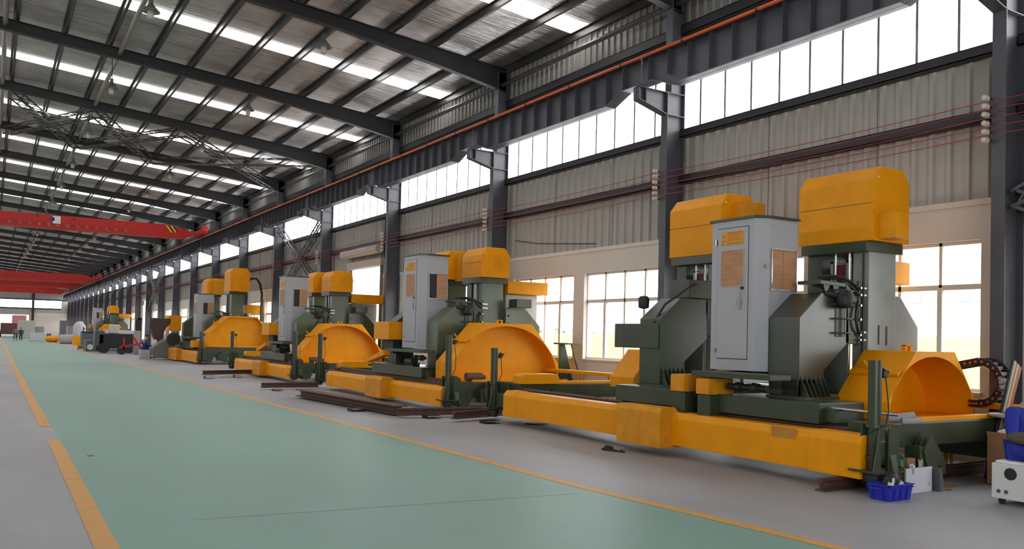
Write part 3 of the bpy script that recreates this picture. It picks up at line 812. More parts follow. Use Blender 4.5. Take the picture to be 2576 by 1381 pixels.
def cabinet(root, X0, X1, y0, y1, z0, z1, open_win=False, full=True):
    ch = 0.1
    c = obj('cabinet', MB().prism([(X0, y0 + ch), (X0 + .2, y0), (X1, y0), (X1, y1), (X0, y1)], 'z', z0, z1), M_CAB, root, bevel=0.006)
    e = 0.03
    obj('lid', MB().prism([(X0 - e, y0 + ch - e), (X0 + .2, y0 - e), (X1 + e, y0 - e), (X1 + e, y1 + e), (X0 - e, y1 + e)], 'z', z1, z1 + 0.035), M_GREEN, c)
    H = z1 - z0; W = y1 - y0
    yd0, yd1 = y0 + 0.16 * W / 0.92 + .04, y1 - 0.13
    obj('door', MB().box(X0 - 0.012, X0, yd0, yd1, z0 + 0.17, z1 - 0.11), M_CAB, c, bevel=0.003)
    gp = MB(); t = 0.006
    gp.box(X0 - 0.004, X0 - 0.001, yd0 - t, yd0, z0 + 0.16, z1 - 0.1); gp.box(X0 - 0.004, X0 - 0.001, yd1, yd1 + t, z0 + 0.16, z1 - 0.1)
    gp.box(X0 - 0.004, X0 - 0.001, yd0, yd1, z0 + 0.16, z0 + 0.17); gp.box(X0 - 0.004, X0 - 0.001, yd0, yd1, z1 - 0.11, z1 - 0.1)
    obj('door_gap', gp, M_BLACK, c)
    yb0, yb1 = yd0 + 0.08, yd1 - 0.08; zb0, zb1 = z0 + H * 0.56, z0 + H * 0.80
    fr = MB()
    for a in ((yb0 - .012, yb0, zb0 - .012, zb1 + .012), (yb1, yb1 + .012, zb0 - .012, zb1 + .012), (yb0, yb1, zb0 - .012, zb0), (yb0, yb1, zb1, zb1 + .012)):
        fr.box(X0 - 0.02, X0 - 0.01, *a)
    obj('window_frame', fr, M_CAB, c)
    obj('door_board', MB().box(X0 - 0.0165, X0 - 0.013, yb0, yb1, zb0, zb1), M_PLY, c)
    # yellow safety plate
    zs0, zs1 = z0 + H * 0.835, z0 + H * 0.925
    p = obj('safety_sign', MB().box(X0 - 0.0165, X0 - 0.013, yb0, yb1, zs0, zs1), M_SIGNY, c)
    if full:
        Ws = yb1 - yb0; Hs = zs1 - zs0; xx = X0 - 0.0175; x2 = X0 - 0.0165
        def yy(u): return yb1 - u * Ws     # u from the reader's left (far side) to right
        s = MB(); 
        for a, b in ((.28, .47), (.52, .72), (.77, .93)): s.box(xx, x2, yy(b), yy(a), zs0 + Hs * .9, zs0 + Hs * .96)
        obj('sign_heading', s, M_SIGNR, c)
        s = MB()
        for k, (a, b) in enumerate(((.28, .9), (.28, .93), (.28, .8), (.28, .93), (.28, .75), (.28, .85), (.3, .93))):
            z = zs0 + Hs * (.83 - k * .082); s.box(xx, x2, yy(b), yy(a), z, z + Hs * .018)
        obj('sign_text_lines', s, M_SIGNK, c)
        s = MB(); cy = yy(.13); cz = zs0 + Hs * .58; r = Hs * .15
        def arc(mb, a0, a1, r0, r1):
            n = 14; vs = []
            for k in range(n + 1):
                a = radians(a0 + (a1 - a0) * k / n)
                for q in (r0, r1): vs.append((xx, cy - q * cos(a), cz + q * sin(a)))
            mb.add(vs, [(2 * k, 2 * k + 1, 2 * k + 3, 2 * k + 2) for k in range(n)])
        arc(s, 20, 200, r * .72, r); s.box(xx, x2, yy(.24), yy(.03), cz - r * 1.75, cz - r * 1.5)
        s.add([(xx, cy + r * .35, cz), (xx, cy - r * .1, cz + r * .3), (xx, cy - r * .1, cz - r * .3)], [(0, 1, 2)])
        obj('sign_emblem', s, M_SIGNB, c)
        s = MB(); arc(s, 200, 370, r * .68, r); s.box(xx, x2, cy - r * .8, cy - r * .1, cz + r * .05, cz + r * .2)
        obj('sign_emblem_swirl', s, M_HAZ, c)
        s = MB(); w_ = MB()
        for k in range(8):
            y = yy(.05 + k * .128); z = zs0 + Hs * .13
            if k != 1: s.cyl((xx, y, z), (x2, y, z), Hs * .07, 12)
            w_.box(xx - .0005, xx, y - Hs * .025, y + Hs * .03, z - Hs * .03, z + Hs * .025)
        obj('sign_pictogram', s, M_DARK, c); obj('sign_pictogram_white', w_, M_WHITE, c)
        h = MB().box(X0 - 0.03, X0, yd1 + 0.012, yd1 + 0.03, z0 + H * .84, z0 + H * .88); h.box(X0 - 0.03, X0, yd1 + 0.006, yd1 + 0.026, z0 + .25, z0 + .31)
        obj('hinge', h, M_CHROME, c)
    ky = yd0 + 0.09; kz = z0 + H * .545
    obj('lock', MB().cyl((X0 - 0.04, ky, kz), (X0 - 0.01, ky, kz), 0.022, 10), M_DARK, c)
    if full:
        kk = MB().tube([(X0 - 0.03, ky + .02, kz - .02), (X0 - 0.025, ky + .03, kz - .1), (X0 - 0.02, ky + 0.05, kz - .13)], 0.006, 6)
        kk.lathe((X0 - 0.022, ky + 0.05, kz - .2), [(0.035, -0.008), (0.05, 0.0), (0.035, 0.008)], 14, 'x')
        kk.box(X0 - 0.03, X0 - 0.016, ky + 0.03, ky + 0.08, kz - .3, kz - .14)
        obj('hanging_padlock', kk, M_TAPE, c)
    # side window, toward the camera
    xa, xb = X0 + 0.25, X1 - 0.03; za, zb2 = z0 + H * .54, z0 + H * .80
    fr = MB()
    for a in ((xa - .015, xa, za - .015, zb2 + .015), (xb, xb + .015, za - .015, zb2 + .015), (xa, xb, za - .015, za), (xa, xb, zb2, zb2 + .015)):
        fr.box(a[0], a[1], y0 - 0.02, y0 - 0.001, a[2], a[3])
    obj('window_frame', fr, M_CHROME if full else M_CAB, c)
    if open_win:
        xm_ = xa + (xb - xa) * .42
        obj('dark_opening', MB().box(xa, xm_, y0 - 0.008, y0 - 0.002, za, zb2), M_BLACK, c)
        obj('side_board', MB().box(xm_, xb, y0 - 0.012, y0 - 0.004, za, zb2), M_PLY, c)
    else:
        xm_ = xa + (xb - xa) * .45
        obj('side_board', MB().box(xa, xm_ - .005, y0 - 0.012, y0 - 0.004, za, zb2), M_PLY, c)
        obj('side_board', MB().box(xm_ + .005, xb, y0 - 0.01, y0 - 0.004, za, zb2), M_PLY, c)
        tp = MB().box(X0 + .12, xa + .03, y0 - 0.005, y0 - 0.001, za + .29, za + .35)
        obj('tape_strip', tp, M_TAPE, c)
    return c

def wing(root, yf, th, side, GM, z0=0.98, xo=9.33, box4=False, flip=False):
    """cast side wing; side 'L' is the aisle side. yf = face toward the camera"""
    if side == 'L':
        P = [(xo, z0), (xo, 2.06), (xo + .45, 2.42), (xo + 1.0, 2.42), (xo + 1.05, 1.75), (xo + .52, 1.34), (xo + .5, z0)]
    else:
        P = [(11.3, z0), (11.3, 2.45), (xo - .45, 2.45), (xo, 2.0), (xo, z0)]
    w = obj('side_wing', MB().prism(P, 'y', yf, yf + th), M_GREENSHEEN if (side == 'R' and GM == M_GREENL) else GM, root, bevel=0.01)
    if side == 'L':
        fins = MB()
        for k in range(6):
            x = xo + .04 + k * .09
            fins.add([(x, yf - .14, z0), (x + .008, yf - .14, z0), (x + .008, yf, z0), (x, yf, z0), (x, yf, z0 + .28), (x + .008, yf, z0 + .28)],
                     [(0, 1, 2, 3), (0, 3, 4), (1, 5, 2), (0, 4, 5, 1), (3, 2, 5, 4)])
        obj('base_fins', fins, M_GREEN, w)
        obj('flange', MB().box(xo - .05, xo + .65, yf - .16, yf + th, z0 - .03, z0), GM, w)
    else:
        b = MB()
        for k in range(6): b.cyl((11.38, yf - .03, 1.45 + .2 * k), (11.38, yf, 1.45 + .2 * k), 0.022, 8)
        obj('bolt', b, M_DARK, w)
    return w

def tower(root, ya, yb, zt, GM, slots=False, x0=10.7, x1=11.33):
    t = obj('tower_column', MB().box(x0, x1, ya, ya + .26, 0.95, zt - .14), M_GREENSHEEN if slots else GM, root, bevel=0.008)
    if slots:
        obj('slot', MB().box(x0 + .22, x0 + .26, ya - .002, ya + .01, 1.72, 2.0).box(x0 + .4, x0 + .44, ya - .002, ya + .01, 1.71, 1.99), M_BLACK, t)
    t2 = obj('tower_column', MB().box(x0, x1, yb - .26, yb, 0.95, zt - .14), M_GREEN, root, bevel=0.008)
    obj('top_frame', MB().box(x0 - .12, x1 + .1, ya - .04, yb + .03, zt - .15, zt - .005), M_GREEN, root, bevel=0.006)
    # slide inside, screws
    s = MB(); 
    s.box(x0 + .1, x1 - .05, ya + .4, yb - .4, 2.2, zt - .3)
    obj('slide_body', s, M_REDD, root)
    s = MB()
    for y in (ya + .38, yb - .42):
        s.box(x0 + .06, x0 + .1, y, y + .05, 2.2, zt - .25)
    s.box(x0 + .06, x0 + .1, ya + .38, yb - .37, zt - .28, zt - .25)
    obj('slide_frame', s, M_TAPE, root)
    s = MB().cyl((x0 + .03, (ya + yb) / 2 + .05, 2.0), (x0 + .03, (ya + yb) / 2 + .05, zt - .15), .02, 8).cyl((x0 + .0, ya + .32, 1.1), (x0, ya + .32, zt - .15), .022, 8)
    obj('guide_rod', s, M_CHROME, root)
    s = MB().cyl((x0 - .09, ya + .02, 1.0), (x0 - .09, ya + .02, zt - .15), .018, 8)
    obj('guide_rod', s, M_DARK, root)

def slide_block(root, yf, x0=10.12, x1=10.62, z0=1.72, z1=2.62):
    b = obj('slide_block', MB().box(x0 + .18, x1, yf - .02, yf + .3, z0, z1).cyl((x0 + .05, yf + .05, z0 + .1), (x0 + .05, yf + .05, z1 - .16), .13, 14), M_GREEN, root, bevel=0.01)
    r = MB()
    for k in range(4): r.lathe((x0 + .05, yf + .05, z0 + .14 + .2 * k), [(0.12, 0), (.2, 0), (.2, .02), (.12, .02)], 16); r.box(x0 + .05, x0 + .32, yf - .05, yf + .05, z0 + .14 + .2 * k, z0 + .16 + .2 * k)
    obj('rib', r, M_GREEN, b)
    for z in (z0 + .06, z0 + .13, z1 - .1, z1 - .2, z0 + .35, z0 + .55):
        obj('bolt', MB().cyl((x1 - .06, yf - .08, z), (x1 - .06, yf - .02, z), .018, 8), M_CHROME, b)
    for z in (z0 + .06, z0 + .17, z1 - .1, z1 - .2): obj('fitting', MB().box(x1 - .04, x1 + .09, yf - .07, yf - .02, z - .012, z + .012), M_CHROME, b)
    for n_, (p0, p1, p2) in enumerate((((9.85, yf + .1, z1 + .02), (10.2, yf - .05, z1 + .12), (x1 - .05, yf - .04, z1 - .12)), ((10.0, yf + .1, z1 + .02), (10.25, yf, z1 + .05), (x1 - .08, yf - .05, z1 - .2)), ((x1 - .1, yf - .05, z1 - .3), (x0 + .25, yf - .09, 2.05), (x1 - .06, yf - .06, z0 + .14)))):
        pts = []
        for t in range(9):
            u = t / 8; a = Vector(p0); c = Vector(p1); d_ = Vector(p2)
            pts.append(a * (1 - u) ** 2 + c * 2 * u * (1 - u) + d_ * u * u)
        obj('hose', MB().tube(pts, .02, 7), M_BLACK, b)
    m_ = MB().lathe((x0 - .0, yf - .12, z1 - .28), [(0, -.13), (.1, -.12), (.12, -.06), (.12, .05), (.08, .1), (0, .11)], 14)
    m_.cyl((x0 - .28, yf + .0, z1 - .2), (x0 - .05, yf - .08, z1 - .24), .04, 10)
    obj('spindle_motor', m_, M_BLACK, b)
    pl = MB().prism([(9.72, z1 - .08), (10.25, z1 - .1), (10.25, z1 - .05), (9.72, z1 - .03)], 'y', yf - .05, yf + .35)
    for x in (9.85, 10.05): pl.prism([(x, z1 - .22), (x + .1, z1 - .08), (x - .05, z1 - .08)], 'y', yf - .03, yf - .02)
    obj('shelf_plate', pl, M_GREEN, b)

def machine(label, ya, yb, K):
    BX = K.get('bx', .07)
    """ya near end, yb far end of the frame; K holds what differs"""
    root = empty('cutting_machine', (8.6, ya, 0), label, 'machine', 'stone cutting machines beside the window wall')
    GM = K.get('gm', M_GREEN)
    zb0, zb1 = K.get('beam', (0.14, 0.6))
    XF = 8.6
    def cover(y0, y1, grow=0.0, m=M_YEL):
        return obj('beam_cover', MB().prism([(XF - grow, zb0 - grow), (XF - grow, zb1 - .09 + grow), (XF + .06, zb1 + grow), (XF + .3, zb1 + grow), (XF + .3, zb0 - grow)], 'y', y0, y1), m, root, bevel=0.006)
    e = K.get('end', .75)
    cover(ya + .02, ya + e, .012); p0, p1 = K['prot']
    cover(ya + e, p0 + .05); cover(p1 - .05, yb - .32 - .1, 0, M_YEL)
    cover(yb - .42, yb, .012)
    obj('cover_box', MB().prism([(8.36, zb0 - .04), (8.36, zb1 + .0), (8.4, zb1 + BX), (8.66, zb1 + BX), (8.78, zb1 - .03), (8.78, zb0 - .04)], 'y', p0, p1), M_YELW, root, bevel=0.008)
    # bed under the carriage
    obj('bed_beam', MB().box(8.92, 9.35, ya + .25, yb + .2, 0.2, 0.56), M_GREEN, root)
    obj('guide_rail', MB().cyl((9.05, ya + .2, 0.66), (9.05, yb, 0.66), 0.035, 10).box(9.02, 9.08, ya + .2, yb, .56, .64), M_RUST, root)
    obj('bed_beam', MB().box(11.7, 12.1, ya + .25, yb + .2, 0.2, 0.6), M_GREEN, root)
    zc0, zc1 = K.get('cross', (.48, .76))
    for y in (ya + .08, yb + .05):
        cb = obj('cross_beam', MB().box(9.0, 12.15, y, y + .42, zc0, zc1).box(9.0, 12.15, y + .02, y + .4, zc1, zc1 + .01), M_GREEN, root, bevel=0.01)
        obj('cover_strip', MB().box(9.45, 12.1, y + .03, y + .13, zc1 + .01, zc1 + .065), M_YEL, cb, bevel=0.004)
    if K.get('patch'):
        q0 = onx(1941, 1070, 8.598); q1 = onx(2002, 1106, 8.598)
        obj('worn_patch', MB().box(8.597, 8.601, q1.y, q0.y, q1.z, q0.z), mat('faded_orange_patch', rgb(190, 128, 44), .6), root)
    # ends
    for y in (ya + .04, yb + .12):
        obj('gear_housing', MB().box(8.9, 9.35, y, y + .26, .2, .5).cyl((8.98, y - .03, .3), (8.98, y + .29, .3), .14, 18).cyl((9.3, y - .06, .34), (9.3, y, .34), .07, 14), M_GREEN, root, bevel=.01)
    for y, s in ((ya, 1), (yb + .1, -1)):
        q = MB().box(8.7, 9.3, y + .0, y + .34, .3, .58).prism([(8.98, .12), (9.32, .12), (9.38, .3), (9.3, .42), (8.98, .42)], 'y', y + .02, y + .26)
        q.cyl((9.15, y - .02, .22), (9.15, y + .34, .22), .13, 16)
        obj('end_truck', q, M_GREEN, root, bevel=0.008)
        lug = MB()
        for k in range(3):
            lug.prism([(9.75, .66), (10.06, .3), (10.05, .16), (9.92, .12), (9.7, .2), (9.6, .45)], 'y', y - .12 + .07 * k, y - .1 + .07 * k)
        lug.cyl((9.95, y - .14, .22), (9.95, y + .08, .22), .05, 12); lug.box(9.55, 9.8, y - .1, y + .1, .2, .5)
        obj('hitch_lug', lug, M_GREEN, root)
    jack(root, 8.75, K.get('jn', ya - .08), K.get('jzn', 1.5)); jack(root, 8.72, K.get('jf', yb + .35), K.get('jzf', 1.48))
    # carriages
    for c0, c1, z0, z1 in K['car']:
        c = obj('carriage', MB().box(8.9, 9.8, c0, c1, z0, z1), M_GREEN, root, bevel=0.01)
        obj('wheel_box', MB().box(9.0, 9.4, c0 - .18, c0, z0 + .03, z1 - .06), M_GREEN, c)
        obj('carriage', MB().box(11.5, 12.2, max(c0, K['guard'][3] + .05), c1, z0, z1), M_GREEN, root, bevel=0.01)
    for b in K.get('drive', ()):
        d_ = obj('drive_cover', MB().prism([(8.72, b[2]), (8.72, b[3]), (8.75, b[3] + .01), (9.2, b[3] + .01), (9.2, b[2])], 'y', b[0], b[1]), M_YELW, root, bevel=0.006)
        obj('gearbox', MB().box(8.74, 9.3, b[0] + .005, b[1] - .005, .64, b[2]), M_GREEN, d_, bevel=0.02)
    if K.get('screw'):
        y0_ = K['car'][0][0]
        obj('lead_screw', MB().cyl((9.1, ya - .12, .9), (9.1, y0_, .9), .022, 10), M_CHROME, root)
    # platform and cabinet
    a, b, z = K['plat']
    obj('platform', MB().box(8.72, 9.12, a, b, z - .07, z).box(9.12, 9.9, K['cab'][0], b, z - .07, z - .001), M_GREEN, root, bevel=0.004)
    ca, cb_, cz0, cz1 = K['cab']
    cabinet(root, 9.14, 9.92, ca, cb_, cz0, cz1, K.get('open', False), K.get('full', True))
    um = MB().cyl((9.0, a + .3, z - .2), (9.0, a + 1.0, z - .2), .04, 14).cyl((9.0, a + .45, z - .2), (9.0, a + .55, z - .2), .07, 14).cyl((9.0, a + .75, z - .2), (9.0, a + .85, z - .2), .065, 14)
    um.box(9.3, 9.7, a + .05, a + .3, cz0 - .6, z - .07)
    obj('drive_motor', um, M_DARK, root)
    # towers
    for (wf, hf, hl, z0, z1, side, sh) in K['tow']:
        tower(root, hf + .13, hf + hl - .1, z0, GM, K.get('slots', False) and wf == K['tow'][0][0])
        hood(root, 10.6, 10.6 + K.get('hw', .84), hf, hf + hl, z0, z1, .2, side)
        wing(root, wf, .52, 'L', GM if wf == K['tow'][0][0] else M_GREEN, K['car'][0][3] + .03)
        wing(root, wf + .04, .5, 'R', GM, K['car'][0][3] + .03, K.get('wr', 12.05))
    slide_block(root, K['tow'][0][0] + .02)
    for bx in K.get('boxes', ()):
        nm, m_, g_ = bx; obj(nm, MB().box(*g_), m_, root, bevel=0.01)
    for nm, m_, mbx in K.get('extra', ()):
        obj(nm, mbx, m_, root, bevel=0.008)
    g = K['guard']
    guard(root, *g, M_YEL)
    return root
# ---- the five machines
def far_y(px, py, X): return onx(px, py, X).y
def tray(K, ya):
    m = MB().box(11.92, 12.14, ya - 1.9, ya + 1.2, .86, .94)
    for y in (ya - 1.7, ya - .6, ya + 1.0): m.box(11.94, 11.98, y, y + .04, 0, .86); m.box(12.08, 12.12, y, y + .04, 0, .86)
    K.setdefault('extra', []).append(('cable_tray', M_YEL, m))
def endbits(K, yb, zc=.77):
    K.setdefault('extra', []).append(('end_cover', M_YEL, MB().prism([(9.05, zc), (9.05, zc + .15), (9.1, zc + .2), (9.85, zc + .2), (9.92, zc + .14), (9.92, zc)], 'y', yb + .02, yb + .4)))
K1 = dict(gm=M_GREENL, prot=(far_y(1658, 1080, 8.36), far_y(1551, 1060, 8.36)), beam=(.17, .65), patch=True,
          car=[(7.12, 8.88, .70, .96), (9.42, 11.2, .70, .96)], drive=[(8.86, 9.12, .95, 1.17), (9.38, 9.66, .96, 1.2)], screw=True,
          plat=(7.75, 9.22, 1.28), cab=(8.35, 9.27, 1.3, 3.47), slots=True,
          tow=[(7.8, 7.6, 1.3, 3.2, 4.27, 'low', 1), (10.6, 10.55, 1.29, 3.22, 4.27, 'tall', 1)],
          boxes=[('side_tank', M_GREEN, (9.3, 9.95, 10.62, 11.76, 1.57, 1.98)), ('rear_motor_cover', M_YEL, (11.45, 12.68, 8.4, 8.9, 2.7, 3.06)), ('rear_panel', M_CONCL, (11.6, 12.3, 8.42, 8.6, 2.3, 2.7)),
                 ('head_box', M_GREEN, (9.95, 10.5, 10.6, 11.1, 2.43, 2.74))],
          guard=(9.98, 11.96, 6.9, 7.7, .75, .97, 1.64, .59, .5, True, .72), jn=6.22, jzn=1.53, jf=14.9, jzf=1.47)
K1['extra'] = [('control_cable', M_BLACK, MB().tube([(10.1, 10.58, 2.66), (9.9, 10.56, 2.6), (9.5, 10.7, 2.3), (9.32, 10.75, 2.0)], .022, 7)),
               ('side_wing_motor', M_BLACK, MB().lathe((9.6, 11.35, 2.36), [(0, -.12), (.09, -.1), (.1, .05), (.07, .1), (0, .11)], 12)),
               ('far_guard', M_YEL, MB().prism([(10.2, .8), (10.2, 1.0), (10.62, 1.52), (11.5, 1.52), (11.9, 1.0), (11.9, .8)], 'y', 12.3, 13.0)),
               ('plastic_wrap', M_WHITE, MB().prism([(10.36, 1.52), (10.6, 1.56), (10.58, 1.26), (10.44, 1.24)], 'y', 12.22, 12.26))]
tray(K1, 6.3); endbits(K1, 14.3)
m1 = machine('nearest orange and green stone cutting machine, with the open arched guard', 6.27, 14.3, K1)
K2 = dict(gm=M_GREENM, prot=(far_y(957, 1000, 8.36), far_y(917, 990, 8.36)), beam=(.13, .55), cross=(.3, .64),
          car=[(18.7, 21.84, .66, .92)], plat=(18.4, 20.5, 1.34), cab=(19.4, 20.4, 1.36, 3.72), open=True,
          tow=[(18.75, 18.87, 1.05, 3.22, 3.99, 'vents', 1), (21.2, 20.9, .95, 3.25, 4.05, 'tall', 1)], wr=12.35,
          boxes=[('pump_cover', M_YEL, (8.9, 9.5, 20.75, 21.75, 1.56, 2.03)), ('rear_motor_cover', M_YEL, (11.45, 12.7, 18.96, 19.6, 2.84, 3.17)),
                 ('electric_cabinet', M_CONCL, (11.6, 12.6, 19.32, 19.95, 0.0, 2.83)), ('tank', M_GREEN, (11.45, 11.9, 18.5, 18.9, 2.46, 2.68)), ('pump_motor', M_BLACK, (9.1, 9.4, 20.9, 21.5, 1.2, 1.56))],
          guard=(9.14, 12.15, 17.6, 18.4, .66, 1.07, 2.03, .87, .8, True, .34), jn=16.98, jzn=1.71, jf=25.6, jzf=1.66, end=.5)
K2['extra'] = [('coolant_motor', M_RUST, MB().cyl((9.35, 17.25, .76), (9.75, 17.25, .76), .1, 14).cyl((9.75, 17.25, .76), (9.85, 17.25, .76), .05, 10)),
               ('motor', M_DARK, MB().cyl((8.95, 19.2, 1.04), (8.95, 19.6, 1.04), .1, 14).box(8.9, 9.1, 19.2, 19.6, .92, .98)),
               ('chute', M_YEL, MB().prism([(20.7, 1.15), (21.9, .92), (21.9, 1.02), (20.7, 1.3)], 'x', 8.75, 8.95)),
               ('side_plate', M_GREEN, MB().prism([(12.2, 1.55), (12.35, 1.55), (12.62, .6), (12.2, .6)], 'y', 17.6, 17.66).box(12.2, 12.65, 17.3, 17.9, 1.55, 1.59)),
               ('stay', M_GREEN, MB().cyl((12.4, 17.4, 1.55), (12.62, 17.0, .05), .02, 8))]
tray(K2, 17.0); endbits(K2, 24.6, .65)
m2 = machine('second stone cutting machine, with a round orange disc guard and half open cabinet window', 17.0, 24.6, K2)
m3 = copy_tree(m2, (0, 11.25, 0)); m3['label'] = 'third stone cutting machine from the camera, same disc guard, smaller in view'
for ch in list(m3.children):
    if ch.name.split('.')[0] in ('side_plate', 'stay'): bpy.data.objects.remove(ch)
K4 = dict(gm=M_GREENM, prot=(47.5, 50.5), beam=(.1, .62), cross=(.35, .85), hw=1.0,
          car=[(46.0, 51.0, .7, 1.0)], plat=(45.9, 48.2, 1.3), cab=(46.15, 47.3, 1.32, 3.55), open=True, full=False,
          tow=[(45.5, 45.6, 1.4, 3.75, 4.98, 'low', 1), (51.0, 51.2, 1.5, 3.8, 4.7, 'tall', 1)], wr=12.3,
          boxes=[('rear_motor_cover', M_YEL, (11.7, 12.6, 46.6, 48.2, 2.65, 3.1)), ('pump_cover', M_YEL, (8.9, 9.6, 53.2, 54.5, 1.6, 2.5)), ('drive_cover', M_YEL, (8.7, 9.1, 45.0, 45.6, .8, 1.15))],
          guard=(9.22, 12.3, 44.0, 45.1, .78, 1.58, 2.42, .92, .68, False, .25), jn=43.3, jzn=1.6, jf=55.2, jzf=1.5)
hz = []
for k in range(14):
    u = k / 13; hz.append((11.6 + 1.0 * sin(u * pi * .9) + .2 * u, 46.0, 3.9 + 1.0 * sin(u * pi) - u * 1.0))
K4['extra'] = [('tank', M_CONCL, MB().box(8.9, 9.5, 54.7, 56.4, 1.75, 2.2).box(9.1, 9.3, 55.2, 55.5, 0, 1.75)), ('drag_chain', M_BLACK, MB().tube([(11.6, 46.2, 4.3), (11.8, 46.0, 4.5), (12.05, 46.0, 4.5), (12.25, 46.0, 4.2), (12.35, 46.0, 3.7), (12.35, 46.0, 3.4)], .06, 8)),
               ('chain_post', M_GREEN, MB().box(12.28, 12.42, 45.9, 46.05, 2.2, 3.4))]
endbits(K4, 54.0, .86)
m4 = machine('fourth stone cutting machine from the camera, with a tall hood and an octagonal orange guard', 43.4, 54.0, K4)
dy = far_y(277, 790, 10.6) - 18.87
m5 = copy_tree(m2, (0, dy, 0)); m5['label'] = 'distant fifth stone cutting machine, small and hazy beyond the others'

# ================================================================ cranes
def crane(Y, z0, z1, label, text=False, X1=11.1, red=None):
    m = red or M_RED
    root = empty('overhead_crane', (0, Y, z1), label, 'crane', 'red overhead travelling cranes')
    zt = z0 + (z1 - z0)
    g = MB().prism([(2 * XRIDGE - X1, z1 - .45), (2 * XRIDGE - X1 + .9, z0), (X1 - .9, z0), (X1 - .1, z1 - .6 + .1), (X1, z1 - .42), (X1 - 1.75, z1), (2 * XRIDGE - X1 + 1.75, z1)], 'y', Y, Y + .45)
    obj('girder', g, m, root)
    obj('flange', MB().box(2 * XRIDGE - X1 + .9, X1 - .9, Y - .04, Y + .5, z0 - .02, z0), m, root)
    e = MB().box(X1 - .1, X1 + .35, Y - 1.1, Y + 1.5, 7.72, 8.0)
    obj('end_carriage', e, m, root)
    obj('end_carriage', MB().box(2 * XRIDGE - X1 - .35, 2 * XRIDGE - X1 + .1, Y - 1.1, Y + 1.5, 7.72, 8.0), m, root)
    obj('buffer_box', MB().box(X1 + .08, X1 + .36, Y - 1.15, Y - .9, 7.9, 8.25), M_RED, root)
    if text:
        ys = Y - .008
        def pt(px, py): return ony(px, py, Y)
        a = pt(417, 566); b = pt(436, 588); h = z1 - z0
        for k, (dx, mm) in enumerate(((0, M_HAZ), (.13, M_BLACK), (.26, M_HAZ), (.39, M_BLACK))):
            s = MB(); x = a.x + dx
            zt_, zb_ = z1 - .06, z0 + h * .42
            s.add([(x, ys, zt_), (x + .12, ys, zt_), (x + .42, ys, zb_), (x + .30, ys, zb_)], [(0, 1, 2, 3)])
            obj('warning_stripe', s, mm, root)
        chars = '南大方重型机器有限公司制造'
        pxs = [0, 23, 49, 75, 99, 123, 146, 170, 196, 219, 244, 268, 292, 316]
        pxs = [0, 23, 49, 75, 99, 123, 146, 170, 196, 219, 244, 268, 292]
        pxs = [23, 49, 75, 99, 123, 146, 170, 196, 219, 244, 268, 292, 316]
        band = MB(); zb_ = z0 + h * .16; zc_ = z0 + h * .42
        p0 = pt(0, 555).x; p1 = pt(326, 590).x
        band.add([(p0 - 2, ys + .004, zb_), (p1, ys + .004, zb_), (p1, ys + .004, zc_), (p0 - 2, ys + .004, zc_)], [(0, 1, 2, 3)])
        obj('lettering_band', band, mat('crane_red_dark', rgb(150, 32, 24), .5), root)
        for ch, px in zip(chars, pxs):
            c = bpy.data.curves.new('t', 'FONT'); c.body = ch; c.size = h * .24; c.align_x = 'CENTER'
            to = bpy.data.objects.new('t', c); COL.objects.link(to)
            me = bpy.data.meshes.new_from_object(to.evaluated_get(bpy.context.evaluated_depsgraph_get()))
            bpy.data.objects.remove(to)
            X = pt(px, 560 + px * .08).x
            mb = MB(); mb.add([(X + v.co.x, ys, zb_ + h * .03 + v.co.y) for v in me.vertices], [tuple(p.vertices) for p in me.polygons])
            obj('lettering', mb, M_TEXT, root)
        q = pt(131, 551); obj('nameplate', MB().box(q.x - .12, q.x + .12, ys - .002, ys + .006, q.z - .1, q.z + .1), M_SIGNB, root)
        q = pt(143, 553); obj('nameplate', MB().box(q.x - .2, q.x + .2, ys - .002, ys + .006, q.z - .22, q.z + .22), M_WHITE, root)
        for px, py in ((94, 543), (187, 551)):
            q = pt(px, py); obj('hole', MB().cyl((q.x, ys - .002, q.z), (q.x, ys + .006, q.z), .06, 12), M_BLACK, root)
    # trolley
    obj('hoist', MB().box(-4.2, -2.8, Y + .5, Y + 1.2, z0 - .3, z0 + .4), M_DKGREY, root)
    return root
crane(57.0, 7.46, 8.27, 'nearest red overhead crane girder, lettered in pale characters', True)
c2y = 117.0
crane(c2y, 7.2, 8.15, 'second red overhead crane, far down the hall')
crane(c2y + 3.2, 7.2, 8.15, 'third red overhead crane, just behind the second')
crane(137.0, 7.2, 8.15, 'fourth red overhead crane, low in the distance')
crane(168.0, 7.3, 8.4, 'farthest bright red overhead crane near the end wall')

